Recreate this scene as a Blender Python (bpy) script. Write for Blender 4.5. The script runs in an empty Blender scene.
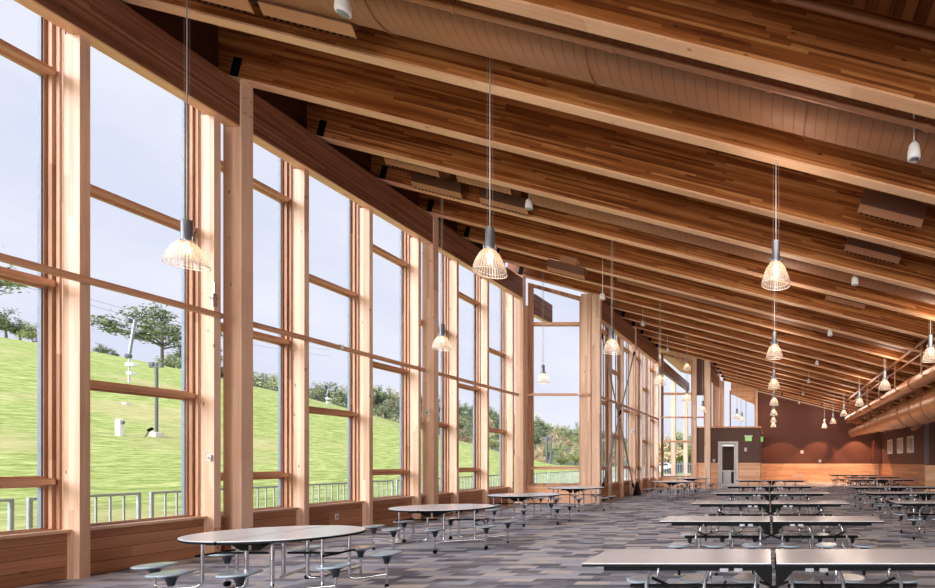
import bpy, math, random
from mathutils import Vector, noise as mnoise
random.seed(7)
PI = math.pi
sc = bpy.context.scene
COL = sc.collection

# ------------------------------------------------------------------ basics
F, EYE = 450.0, 1.6
VX, VY = 768.0, 461.5
def P(px, py, d):
    """point at depth d that the camera sees at a pixel of the photograph"""
    return Vector(((px - VX) / F * d, d, EYE + (VY - py) / F * d))

class MB:
    def __init__(s): s.v = []; s.f = []; s.sm = []
    def add(s, vs, fs, smooth=False):
        b = len(s.v); s.v += [tuple(v) for v in vs]
        for f in fs: s.f.append(tuple(i + b for i in f)); s.sm.append(smooth)
        return s
    def box(s, x0, x1, y0, y1, z0, z1):
        vs = [(x, y, z) for z in (z0, z1) for y in (y0, y1) for x in (x0, x1)]
        return s.add(vs, [(0, 2, 3, 1), (4, 5, 7, 6), (0, 1, 5, 4), (2, 6, 7, 3), (0, 4, 6, 2), (1, 3, 7, 5)])
    def hexa(s, p):   # 8 points: bottom ring of 4, top ring of 4 (counter clockwise seen from above)
        return s.add(p, [(3, 2, 1, 0), (4, 5, 6, 7), (0, 1, 5, 4), (1, 2, 6, 5), (2, 3, 7, 6), (3, 0, 4, 7)])
    def bbox(s, x0, x1, y0, y1, z0, z1, b=0.01):   # box with chamfered edges
        pts = []
        for (zz, inn) in ((z0, b), (z0 + b, 0), (z1 - b, 0), (z1, b)):
            a0, a1, c0, c1 = x0 + inn, x1 - inn, y0 + inn, y1 - inn
            k = b * .999
            pts.append([(a0 + k, c0, zz), (a1 - k, c0, zz), (a1, c0 + k, zz), (a1, c1 - k, zz),
                        (a1 - k, c1, zz), (a0 + k, c1, zz), (a0, c1 - k, zz), (a0, c0 + k, zz)])
        return s.loft(pts, True)
    def loft(s, rings, caps=True, smooth=False):
        n = len(rings[0]); vs = [p for r in rings for p in r]; fs = []
        for i in range(len(rings) - 1):
            for j in range(n):
                a = i * n + j; b = i * n + (j + 1) % n
                fs.append((a, b, b + n, a + n))
        s.add(vs, fs, smooth)
        if caps:
            s.add(rings[0], [tuple(reversed(range(n)))]); s.add(rings[-1], [tuple(range(n))])
        return s
    def tube(s, pts, r, n=8, caps=True):
        pts = [Vector(p) for p in pts]; rings = []
        rs = r if isinstance(r, (list, tuple)) else [r] * len(pts)
        up = None
        for i, p in enumerate(pts):
            if i == 0: t = pts[1] - p
            elif i == len(pts) - 1: t = p - pts[i - 1]
            else: t = (pts[i + 1] - p).normalized() + (p - pts[i - 1]).normalized()
            t.normalize()
            if up is None:
                up = Vector((0, 0, 1)) if abs(t.z) < .9 else Vector((1, 0, 0))
            a = t.cross(up).normalized(); b = a.cross(t).normalized(); up = b
            rings.append([p + (a * math.cos(2 * PI * k / n) + b * math.sin(2 * PI * k / n)) * rs[i] for k in range(n)])
        return s.loft(rings, caps, True)
    def lathe(s, prof, n=24, c=(0, 0, 0), smooth=True, caps=True):
        rings = [[(c[0] + r * math.cos(2 * PI * k / n), c[1] + r * math.sin(2 * PI * k / n), c[2] + z) for k in range(n)] for r, z in prof]
        return s.loft(rings, caps, smooth)
    def build(s, name, mat, parent=None, loc=None):
        me = bpy.data.meshes.new(name); me.from_pydata(s.v, [], s.f)
        me.polygons.foreach_set('use_smooth', s.sm)
        if mat: me.materials.append(mat)
        me.update()
        o = bpy.data.objects.new(name, me); COL.objects.link(o)
        if parent: o.parent = parent
        if loc: o.location = loc
        return o

def build_each(mb, name, mat, parent=None):
    n = len(mb.v); par = list(range(n))
    def find(i):
        while par[i] != i: par[i] = par[par[i]]; i = par[i]
        return i
    seen = {}
    for i, p in enumerate(mb.v):
        k = tuple(round(c, 5) for c in p)
        if k in seen: par[find(i)] = find(seen[k])
        else: seen[k] = i
    for f in mb.f:
        for i in f[1:]: par[find(i)] = find(f[0])
    gr = {}
    for fi, f in enumerate(mb.f): gr.setdefault(find(f[0]), []).append(fi)
    out = []
    for fl in gr.values():
        m = MB(); mp = {}
        for fi in fl:
            for i in mb.f[fi]:
                if i not in mp: mp[i] = len(m.v); m.v.append(mb.v[i])
            m.f.append(tuple(mp[i] for i in mb.f[fi])); m.sm.append(mb.sm[fi])
        out.append(m.build(name, mat, parent))
    return out

def tag(o, label=None, cat=None, group=None, kind=None):
    if label: o['label'] = label
    if cat: o['category'] = cat
    if group: o['group'] = group
    if kind: o['kind'] = kind
    return o
def empty(name, loc=(0, 0, 0), rz=0, **k):
    o = bpy.data.objects.new(name, None); COL.objects.link(o); o.location = loc; o.rotation_euler = (0, 0, rz)
    o.empty_display_size = .1
    return tag(o, **k)
def copy_tree(o, parent=None):
    c = o.copy(); COL.objects.link(c)
    if parent: c.parent = parent
    for ch in o.children: copy_tree(ch, c)
    return c
def fillet(pts, r, k=5):
    pts = [Vector(p) for p in pts]; out = [pts[0]]
    for i in range(1, len(pts) - 1):
        a, b, c = pts[i - 1], pts[i], pts[i + 1]
        q = min(r, (a - b).length * .49, (c - b).length * .49)
        p0 = b + (a - b).normalized() * q; p1 = b + (c - b).normalized() * q
        for j in range(k + 1):
            t = j / k; out.append(p0 * (1 - t) ** 2 + b * 2 * t * (1 - t) + p1 * t * t)
    return out + [pts[-1]]
ORD = ['first', 'second', 'third', 'fourth', 'fifth', 'sixth', 'seventh', 'eighth', 'ninth', 'tenth', 'eleventh', 'twelfth',
       'thirteenth', 'fourteenth', 'fifteenth', 'sixteenth', 'seventeenth', 'eighteenth', 'nineteenth', 'twentieth', 'twenty-first', 'twenty-second',
       'twenty-third', 'twenty-fourth', 'twenty-fifth', 'twenty-sixth', 'twenty-seventh', 'twenty-eighth', 'twenty-ninth', 'thirtieth']

# ------------------------------------------------------------------ materials
def lin(c): return tuple(((v / 255) / 12.92 if v / 255 <= .04045 else ((v / 255 + .055) / 1.055) ** 2.4) for v in c) + (1,)
class NT:
    def __init__(s, name):
        s.m = bpy.data.materials.new(name); s.m.use_nodes = True; s.t = s.m.node_tree
        s.b = s.t.nodes['Principled BSDF']; s.out = s.t.nodes['Material Output']
    def n(s, typ, **k):
        o = s.t.nodes.new(typ)
        for a, v in k.items(): setattr(o, a, v)
        return o
    def l(s, a, b): s.t.links.new(a, b)
    def math(s, op, a, b=None):
        o = s.n('ShaderNodeMath', operation=op)
        for i, v in enumerate((a, b)):
            if v is None: continue
            if isinstance(v, (int, float)): o.inputs[i].default_value = v
            else: s.l(v, o.inputs[i])
        return o.outputs[0]
    def ramp(s, fac, stops):
        o = s.n('ShaderNodeValToRGB'); e = o.color_ramp.elements
        while len(e) < len(stops): e.new(.5)
        for el, (p, c) in zip(e, stops): el.position = p; el.color = c
        s.l(fac, o.inputs[0]); return o.outputs[0]
    def mix(s, fac, a, b, mode='MIX'):
        o = s.n('ShaderNodeMix', data_type='RGBA', blend_type=mode)
        for i, v in ((0, fac), (6, a), (7, b)):
            if isinstance(v, (int, float, tuple)): o.inputs[i].default_value = v
            else: s.l(v, o.inputs[i])
        return o.outputs[2]
def plain(name, c, rough=.5, metal=0, emis=None, es=0, vary=0.08, scale=6, spec=None):
    m = NT(name)
    tc = m.n('ShaderNodeTexCoord'); no = m.n('ShaderNodeTexNoise'); no.inputs['Scale'].default_value = scale
    no.inputs['Detail'].default_value = 4
    m.l(tc.outputs['Object'], no.inputs['Vector'])
    a = lin(c); lo = tuple(v * (1 - vary) for v in a[:3]) + (1,); hi = tuple(min(1, v * (1 + vary)) for v in a[:3]) + (1,)
    m.l(m.ramp(no.outputs['Fac'], [(.3, lo), (.7, hi)]), m.b.inputs['Base Color'])
    m.b.inputs['Roughness'].default_value = rough; m.b.inputs['Metallic'].default_value = metal
    if spec is not None: m.b.inputs['Specular IOR Level'].default_value = spec
    if emis: m.b.inputs['Emission Color'].default_value = lin(emis); m.b.inputs['Emission Strength'].default_value = es
    return m.m
def wood(name, dark, mid, light, along='X', lam=.04, length=2.2, rough=.45, gap=0, knots=True, across=None, grain=1.0):
    m = NT(name)
    tc = m.n('ShaderNodeTexCoord'); oi = m.n('ShaderNodeObjectInfo'); sp = m.n('ShaderNodeSeparateXYZ')
    m.l(tc.outputs['Object'], sp.inputs[0])
    o = {k: sp.outputs[k] for k in 'XYZ'}
    A = o[along]; acr = across or ('Z' if along != 'Z' else 'X')
    B = o[acr]; C = o[[k for k in 'XYZ' if k not in (along, acr)][0]]
    rnd = m.math('MULTIPLY', oi.outputs['Random'], 37.0)
    rowf = m.math('DIVIDE', B, lam); row = m.math('FLOOR', rowf)
    wn = m.n('ShaderNodeTexWhiteNoise', noise_dimensions='2D'); cb = m.n('ShaderNodeCombineXYZ')
    m.l(row, cb.inputs[0]); m.l(rnd, cb.inputs[1]); m.l(cb.outputs[0], wn.inputs['Vector'])
    cell = m.math('FLOOR', m.math('ADD', m.math('DIVIDE', A, length), m.math('MULTIPLY', wn.outputs['Value'], 9.0)))
    w2 = m.n('ShaderNodeTexWhiteNoise', noise_dimensions='3D'); cb2 = m.n('ShaderNodeCombineXYZ')
    m.l(row, cb2.inputs[0]); m.l(cell, cb2.inputs[1]); m.l(rnd, cb2.inputs[2]); m.l(cb2.outputs[0], w2.inputs['Vector'])
    # grain: long streaks
    cb3 = m.n('ShaderNodeCombineXYZ')
    m.l(m.math('MULTIPLY', m.math('ADD', A, rnd), 1.1), cb3.inputs[0]); m.l(m.math('MULTIPLY', B, 42.0), cb3.inputs[1])
    m.l(m.math('MULTIPLY', m.math('ADD', C, row), 30.0), cb3.inputs[2])
    gn = m.n('ShaderNodeTexNoise'); gn.inputs['Scale'].default_value = 1.0; gn.inputs['Detail'].default_value = 5; gn.inputs['Roughness'].default_value = .65
    m.l(cb3.outputs[0], gn.inputs['Vector'])
    cb5 = m.n('ShaderNodeCombineXYZ')
    m.l(m.math('MULTIPLY', A, .7), cb5.inputs[0]); m.l(m.math('MULTIPLY', B, 9.0), cb5.inputs[1]); m.l(rnd, cb5.inputs[2])
    g2 = m.n('ShaderNodeTexNoise'); g2.inputs['Scale'].default_value = 1.0; g2.inputs['Detail'].default_value = 3
    m.l(cb5.outputs[0], g2.inputs['Vector'])
    v = m.math('ADD', m.math('MULTIPLY', w2.outputs['Value'], .42), m.math('ADD', m.math('MULTIPLY', gn.outputs['Fac'], .58 * grain), m.math('MULTIPLY', m.math('SUBTRACT', g2.outputs['Fac'], .5), .5)))
    col = m.ramp(v, [(.22, lin(dark)), (.5, lin(mid)), (.82, lin(light))])
    if knots:
        vo = m.n('ShaderNodeTexVoronoi'); vo.inputs['Scale'].default_value = 1.0
        cb4 = m.n('ShaderNodeCombineXYZ')
        m.l(m.math('MULTIPLY', A, 2.2), cb4.inputs[0]); m.l(m.math('MULTIPLY', B, 5.0), cb4.inputs[1]); m.l(m.math('ADD', m.math('MULTIPLY', C, 4.0), rnd), cb4.inputs[2])
        m.l(cb4.outputs[0], vo.inputs['Vector'])
        kf = m.ramp(vo.outputs['Distance'], [(.05, (1, 1, 1, 1)), (.1, (0, 0, 0, 1))])
        col = m.mix(m.math('MULTIPLY', kf, .75), col, tuple(x * .25 for x in lin(dark)[:3]) + (1,))
    if gap:
        fr = m.math('FRACT', rowf)
        g = m.math('LESS_THAN', fr, gap)
        col = m.mix(m.math('MULTIPLY', g, .8), col, tuple(x * .22 for x in lin(dark)[:3]) + (1,))
    m.l(col, m.b.inputs['Base Color'])
    m.b.inputs['Roughness'].default_value = rough
    m.b.inputs['Specular IOR Level'].default_value = .35
    return m.m

M = {}
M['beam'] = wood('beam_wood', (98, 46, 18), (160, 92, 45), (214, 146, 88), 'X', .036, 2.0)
M['beam_lit'] = wood('beam_lit_wood', (210, 156, 118), (230, 180, 140), (242, 200, 164), 'X', .3, 3.0)  # pale tone paints bounced light onto the beam undersides
M['girder'] = wood('girder_wood', (96, 58, 38), (134, 86, 62), (166, 112, 84), 'Y', .044, 2.6)
M['girder_lit'] = wood('girder_lit_wood', (214, 164, 122), (236, 188, 150), (246, 208, 172), 'Y', .3, 3.0, across='X')  # pale copy of the girder wood, paints light from below
M['column'] = wood('column_wood', (206, 164, 136), (230, 192, 164), (244, 212, 188), 'Z', .09, 3.4, across='X')
M['column_x'] = wood('post_wood', (200, 156, 128), (226, 186, 158), (242, 208, 184), 'Z', .07, 4.0, across='X')
M['frame'] = wood('window_frame_wood', (150, 102, 74), (186, 138, 108), (220, 176, 146), 'Z', .05, 4.0, across='X', knots=False)
M['frame_h'] = wood('transom_wood', (184, 130, 98), (210, 158, 124), (228, 182, 150), 'Y', .05, 4.0, across='Z', knots=False)
M['frame_hx'] = wood('transom_cross_wood', (184, 130, 98), (210, 158, 124), (228, 182, 150), 'X', .05, 4.0, across='Z', knots=False)
M['wains_y'] = wood('wall_plank_wood', (150, 100, 70), (180, 126, 94), (204, 152, 118), 'Y', .17, 3.0, gap=.05)
M['wains_x'] = wood('wall_plank_cross', (220, 160, 118), (240, 184, 142), (250, 206, 170), 'X', .11, 2.2, gap=.05, knots=False)
M['sill'] = wood('sill_wood', (200, 158, 126), (222, 184, 154), (236, 204, 178), 'Y', .2, 3.0, across='X', knots=False)
M['sill_x'] = wood('sill_cross_wood', (200, 158, 126), (222, 184, 154), (236, 204, 178), 'X', .2, 3.0, across='Y', knots=False)
M['deck'] = wood('roof_deck_wood', (72, 34, 14), (122, 66, 32), (160, 98, 56), 'Y', .13, 1.8, across='X', gap=.07)
M['soffit'] = wood('soffit_wood', (206, 126, 90), (230, 150, 112), (244, 176, 140), 'Y', .13, 1.8, across='X', gap=.07)
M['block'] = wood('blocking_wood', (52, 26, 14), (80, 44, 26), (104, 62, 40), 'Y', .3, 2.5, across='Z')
M['brown'] = plain('dark_brown_paint', (92, 60, 50), .6, vary=.06, scale=2)
M['brown2'] = plain('red_brown_paint', (104, 58, 42), .6, vary=.1, scale=1.2)
M['duct'] = plain('brown_painted_duct', (168, 116, 82), .5, .0, vary=.06, scale=3)
M['duct2'] = plain('copper_painted_duct', (208, 142, 100), .24, .15, vary=.12, scale=2)
M['duct_dark'] = plain('dull_brown_duct', (92, 52, 28), .6)
M['pipe'] = plain('brown_painted_pipe', (150, 96, 62), .4, .1)
M['chrome'] = plain('chrome_tube', (208, 208, 212), .16, 1.0)
M['steel'] = plain('brushed_steel', (170, 172, 178), .3, 1.0)
M['black'] = plain('black_plastic', (9, 9, 11), .6, spec=.12)
M['blacksteel'] = plain('black_steel', (10, 10, 11), .6, spec=.12)
M['white'] = plain('white_enamel', (226, 224, 222), .4)
M['greyalu'] = plain('grey_aluminium', (150, 156, 168), .4, .8)
M['gasket'] = plain('window_gasket', (120, 132, 150), .5, .1)
M['galv'] = plain('galvanised_fence', (176, 184, 198), .5, .2)
M['seat'] = plain('stool_blue_grey', (26, 34, 44), .3, vary=.3, scale=30)
M['seat_light'] = plain('stool_speckled_top', (158, 176, 192), .16, vary=.12, scale=40, spec=.9)
M['top'] = plain('laminate_grey', (238, 238, 242), .2, vary=.05, scale=60, spec=.8)
M['top_oval'] = plain('laminate_blue_grey', (240, 243, 250), .25, vary=.05, scale=60, spec=.8)
M['edge'] = plain('table_edge_dark', (16, 20, 28), .5, spec=.15)
M['concrete'] = plain('pale_concrete', (214, 210, 204), .8)
M['towerpole'] = plain('weathered_pole', (96, 98, 104), .7)
M['door_paint'] = plain('door_white_paint', (214, 210, 208), .4)
M['cable'] = plain('cable_pale', (168, 160, 154), .5)
M['bulb'] = plain('warm_bulb', (255, 200, 140), .3, emis=(255, 178, 104), es=7)
M['bark'] = plain('tree_bark', (98, 92, 88), .9, vary=.3, scale=10)
M['print'] = plain('framed_print_paper', (226, 208, 190), .6, vary=.1)
M['green'] = plain('exit_sign_green', (150, 205, 110), .4, emis=(130, 200, 90), es=.5)
M['carbody_white'] = plain('car_white', (230, 232, 236), .25)
M['carbody_dark'] = plain('car_dark', (44, 48, 56), .25)
M['carglass'] = plain('car_glass', (40, 46, 54), .1)
M['rubber'] = plain('rubber', (22, 22, 22), .8)

def spiral_mat():
    m = NT('spiral_duct_paint'); tc = m.n('ShaderNodeTexCoord'); sp = m.n('ShaderNodeSeparateXYZ'); m.l(tc.outputs['Object'], sp.inputs[0])
    ang = m.math('DIVIDE', m.math('ARCTAN2', sp.outputs['Y'], sp.outputs['Z']), 2 * PI)
    f = m.math('FRACT', m.math('ADD', m.math('DIVIDE', sp.outputs['X'], .14), ang))
    d = m.math('ABSOLUTE', m.math('SUBTRACT', f, .5))
    line = m.ramp(d, [(.0, (1, 1, 1, 1)), (.07, (0, 0, 0, 1))])
    m.l(m.mix(m.math('MULTIPLY', line, .55), lin((152, 100, 66)), lin((70, 40, 24))), m.b.inputs['Base Color'])
    m.b.inputs['Roughness'].default_value = .5
    bp = m.n('ShaderNodeBump'); bp.inputs['Strength'].default_value = .4; bp.inputs['Distance'].default_value = .01; m.l(line, bp.inputs['Height']); m.l(bp.outputs[0], m.b.inputs['Normal'])
    return m.m
M['spiral'] = spiral_mat()
def glass_mat(name, tint=(.97, .98, 1, 1)):
    m = NT(name); t = m.n('ShaderNodeBsdfTransparent'); t.inputs[0].default_value = tint
    g = m.n('ShaderNodeBsdfGlossy'); g.inputs['Roughness'].default_value = .02
    lw = m.n('ShaderNodeLayerWeight'); lw.inputs['Blend'].default_value = .5
    fr = m.math('MULTIPLY', m.math('POWER', lw.outputs['Facing'], 4.0), .12)
    mx = m.n('ShaderNodeMixShader'); m.l(fr, mx.inputs[0]); m.l(t.outputs[0], mx.inputs[1]); m.l(g.outputs[0], mx.inputs[2])
    m.l(mx.outputs[0], m.out.inputs[0]); return m.m
M['glass'] = glass_mat('window_glass')
def shade_mat():
    m = NT('ribbed_glass_shade'); t = m.n('ShaderNodeBsdfTransparent'); t.inputs[0].default_value = (.94, .95, .96, 1)
    g = m.n('ShaderNodeBsdfGlossy'); g.inputs['Roughness'].default_value = .12
    tr = m.n('ShaderNodeBsdfTranslucent'); tr.inputs[0].default_value = (1, .96, .92, 1)
    df = m.n('ShaderNodeBsdfDiffuse'); df.inputs[0].default_value = (.95, .92, .88, 1)
    a = m.n('ShaderNodeMixShader'); a.inputs[0].default_value = .5; m.l(tr.outputs[0], a.inputs[1]); m.l(df.outputs[0], a.inputs[2])
    b = m.n('ShaderNodeMixShader'); b.inputs[0].default_value = .25; m.l(a.outputs[0], b.inputs[1]); m.l(g.outputs[0], b.inputs[2])
    # ribs: angle stripes
    tc = m.n('ShaderNodeTexCoord'); sp = m.n('ShaderNodeSeparateXYZ'); m.l(tc.outputs['Object'], sp.inputs[0])
    ang = m.math('ARCTAN2', sp.outputs['Y'], sp.outputs['X'])
    s = m.math('SINE', m.math('MULTIPLY', ang, 36.0))
    f = m.math('ADD', m.math('MULTIPLY', m.math('GREATER_THAN', s, -.1), .44), .2)
    c = m.n('ShaderNodeMixShader'); m.l(f, c.inputs[0]); m.l(t.outputs[0], c.inputs[1]); m.l(b.outputs[0], c.inputs[2])
    m.l(c.outputs[0], m.out.inputs[0]); return m.m
M['shade'] = shade_mat()

def carpet_mat():
    m = NT('carpet_planks'); tc = m.n('ShaderNodeTexCoord'); sp = m.n('ShaderNodeSeparateXYZ'); m.l(tc.outputs['Object'], sp.inputs[0])
    row = m.math('FLOOR', m.math('DIVIDE', sp.outputs['Y'], .15))
    wn = m.n('ShaderNodeTexWhiteNoise', noise_dimensions='1D'); m.l(row, wn.inputs['W'])
    cell = m.math('FLOOR', m.math('ADD', m.math('DIVIDE', sp.outputs['X'], .45), m.math('MULTIPLY', wn.outputs['Value'], 7.0)))
    cb = m.n('ShaderNodeCombineXYZ'); m.l(row, cb.inputs[0]); m.l(cell, cb.inputs[1])
    w = m.n('ShaderNodeTexWhiteNoise', noise_dimensions='2D'); m.l(cb.outputs[0], w.inputs['Vector'])
    mp = m.n('ShaderNodeMapping'); mp.inputs['Scale'].default_value = (3, 40, 1); m.l(tc.outputs['Object'], mp.inputs[0])
    n1 = m.n('ShaderNodeTexNoise'); n1.inputs['Scale'].default_value = 1.0; n1.inputs['Detail'].default_value = 6; m.l(mp.outputs[0], n1.inputs['Vector'])
    n2 = m.n('ShaderNodeTexNoise'); n2.inputs['Scale'].default_value = .35; m.l(tc.outputs['Object'], n2.inputs['Vector'])
    v = m.math('ADD', m.math('MULTIPLY', w.outputs['Value'], .5), m.math('ADD', m.math('MULTIPLY', n1.outputs['Fac'], .7), m.math('MULTIPLY', n2.outputs['Fac'], .1)))
    c = m.ramp(v, [(.25, lin((60, 68, 90))), (.4, lin((104, 110, 132))), (.54, lin((142, 138, 142))), (.68, lin((180, 186, 206))), (.9, lin((222, 212, 202)))])
    m.l(c, m.b.inputs['Base Color']); m.b.inputs['Roughness'].default_value = .85; m.b.inputs['Specular IOR Level'].default_value = .25
    return m.m
M['carpet'] = carpet_mat()
def grass_mat():
    m = NT('hillside_grass'); tc = m.n('ShaderNodeTexCoord')
    n1 = m.n('ShaderNodeTexNoise'); n1.inputs['Scale'].default_value = .16; n1.inputs['Detail'].default_value = 6; m.l(tc.outputs['Object'], n1.inputs['Vector'])
    mp = m.n('ShaderNodeMapping'); mp.inputs['Scale'].default_value = (1.8, .5, 2.4); m.l(tc.outputs['Object'], mp.inputs[0])
    n2 = m.n('ShaderNodeTexNoise'); n2.inputs['Scale'].default_value = 2.6; n2.inputs['Detail'].default_value = 8; n2.inputs['Roughness'].default_value = .8; m.l(mp.outputs[0], n2.inputs['Vector'])
    a = m.ramp(n2.outputs['Fac'], [(.36, lin((106, 130, 64))), (.5, lin((160, 174, 100))), (.64, lin((206, 210, 148)))])
    p = m.ramp(n1.outputs['Fac'], [(.56, (0, 0, 0, 1)), (.68, (1, 1, 1, 1))])
    c = m.mix(m.math('MULTIPLY', p, .6), a, lin((196, 180, 136)))
    m.l(c, m.b.inputs['Base Color']); m.b.inputs['Roughness'].default_value = .9; m.b.inputs['Specular IOR Level'].default_value = .1
    return m.m
M['grass'] = grass_mat()
def leaf_mat(name, a, b, c):
    m = NT(name); tc = m.n('ShaderNodeTexCoord'); oi = m.n('ShaderNodeObjectInfo')
    n1 = m.n('ShaderNodeTexNoise'); n1.inputs['Scale'].default_value = 1.6; n1.inputs['Detail'].default_value = 4; m.l(tc.outputs['Object'], n1.inputs['Vector'])
    v = m.math('ADD', n1.outputs['Fac'], m.math('MULTIPLY', m.math('SUBTRACT', oi.outputs['Random'], .5), .35))
    m.l(m.ramp(v, [(.28, lin(a)), (.5, lin(b)), (.74, lin(c))]), m.b.inputs['Base Color']); m.b.inputs['Roughness'].default_value = .8
    m.b.inputs['Specular IOR Level'].default_value = .1
    return m.m
M['leaf_dark'] = leaf_mat('leaves_dark', (92, 104, 84), (136, 148, 118), (176, 184, 154))
M['leaf_mid'] = leaf_mat('leaves_mid', (124, 134, 92), (168, 176, 128), (204, 206, 164))
M['leaf_fall'] = leaf_mat('leaves_autumn', (174, 150, 120), (214, 192, 158), (236, 222, 188))
M['wild'] = plain('forest_floor', (128, 138, 108), .9, vary=.3, scale=.5)

# ------------------------------------------------------------------ roof geometry
def B(x, y): return 5.99 + .033 * (y - 7.9) - .25 * x       # underside of the roof beams
def GB(y): return 7.48 + .031 * (y - 8)                      # underside of wall girders
BD = .86
SP = 1.517; PSP = 1.483
W1, W2, W3 = -9.25, -6.35, -3.33                             # inner faces of the three column lines
COLY = [7.9 + 4.55 * k for k in range(-3, 7)]

# floor
o = MB().box(-9.6, 12.5, -8, 34.6, -.2, 0).build('floor', M['carpet']); tag(o, kind='structure')

# ceiling deck
def deck(x0, x1, y0, y1, name, mat):
    def z(x, y): return B(x, y) + BD
    t = .12
    p = [(x0, y0, z(x0, y0)), (x1, y0, z(x1, y0)), (x1, y1, z(x1, y1)), (x0, y1, z(x0, y1))]
    return tag(MB().hexa(p + [(a, b, c + t) for a, b, c in p]).build(name, mat), kind='structure')
deck(-10.4, 12.6, -8, 17.3, 'ceiling', M['deck'])
deck(-7.4, 12.6, 17.3, 26.5, 'ceiling', M['deck'])
deck(-3.5, 12.6, 26.5, 36, 'ceiling', M['deck'])

# roof beams: each one glulam with an underside tinted pale to look lit from below and a steel bracket at the girder
slope = math.atan(.25)
def roof_beam(k, y, x0, x1, label, bracket_x):
    L = (x1 - x0) / math.cos(slope); w = .16
    r = empty('roof_beam', (x0, y, B(x0, y)), label=label, cat='roof beam', group='laminated timber roof beams across the hall')
    r.rotation_euler = (0, slope, 0)
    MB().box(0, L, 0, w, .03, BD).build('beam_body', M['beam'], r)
    MB().box(0, L, 0, w, 0, .03).build('beam_underside', M['beam_lit'], r)
    bx = (bracket_x - x0) / math.cos(slope)
    MB().box(bx + .02, bx + .16, -.012, w + .012, .03, .36).build('steel_bracket', M['blacksteel'], r)
    return r
nb = 0
for k in range(-5, 18):
    y = 7.9 + SP * k
    if y < 17.3: x0, bx = -9.9, W1 - .22
    elif y < 26.4: x0, bx = -6.95, W2 - .22
    else: x0, bx = -3.4, W3 - .02
    if k < -3: x0 = -9.9
    roof_beam(k, y, x0, 12.2, 'long laminated timber roof beam with pale underside, %s from the camera' % ORD[k + 5], bx)

# ------------------------------------------------------------------ glazed wall lines along Y
post_no = [0]; win_no = [0]; gird_no = [0]; rail_no = [0]
def type_bars(tp): return (6.86, 4.0, 1.33) if tp == 'A' else (5.5, 2.7)

def window_y(xw, q, y0, y1, tp, ztop):
    """window between two posts in a wall parallel to Y; xw = inner post face; frames step outward"""
    win_no[0] += 1
    xo = xw - .235 * q                                             # outer stack starts here
    w = empty('window_%d' % win_no[0], (0, 0, 0), kind='structure')
    zb = .67
    zt0, zt1 = ztop(y0), ztop(y1)
    f = MB()
    # stepped frame: outer deep ring then inner ring
    for (xa, xb, st) in ((xo - .045 * q, xo - .04, .022), (xo - .11 * q, xo - .10 * q, .05), (xo - .19 * q, xo - .165 * q, .075)):
        f.box(xa, xb + .04, y0, y0 + st, zb, zt0); f.box(xa, xb + .04, y1 - st, y1, zb, zt1)
        f.box(xa, xb + .04, y0 + st, y1 - st, zb, zb + st * .5)
    f.build('frame', M['frame'], w)
    b = sorted(type_bars(tp))
    zs = [zb + .05] + [v for v in b if v < min(zt0, zt1) - .2]
    xg = xo - .17
    for z in zs[1:]:
        t = MB().box(xo - .12, xo - .01, y0 + .05, y1 - .05, z - .04, z + .04).box(xo - .19, xo - .12, y0 + .05, y1 - .05, z - .075, z + .075)
        t.build('transom', M['frame_h'], w)
    for i, z in enumerate(zs):
        a0 = z + (.0 if i == 0 else .05)
        if i + 1 < len(zs): e0 = e1 = zs[i + 1] - .05
        else: e0, e1 = zt0, zt1
        MB().hexa([(xg, y0 + .06, a0), (xg + .012, y0 + .06, a0), (xg + .012, y1 - .06, a0), (xg, y1 - .06, a0),
                   (xg, y0 + .06, e0), (xg + .012, y0 + .06, e0), (xg + .012, y1 - .06, e1), (xg, y1 - .06, e1)]).build('pane', M['glass'], w)
    # slim grey gasket
    g = MB(); g.box(xg - .02, xg + .03, y1 - .09, y1 - .076, zb, zt1); g.box(xg - .02, xg + .03, y0 + .076, y0 + .09, zb, zt0)
    build_each(g, 'gasket', M['gasket'], w)
    return w

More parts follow.
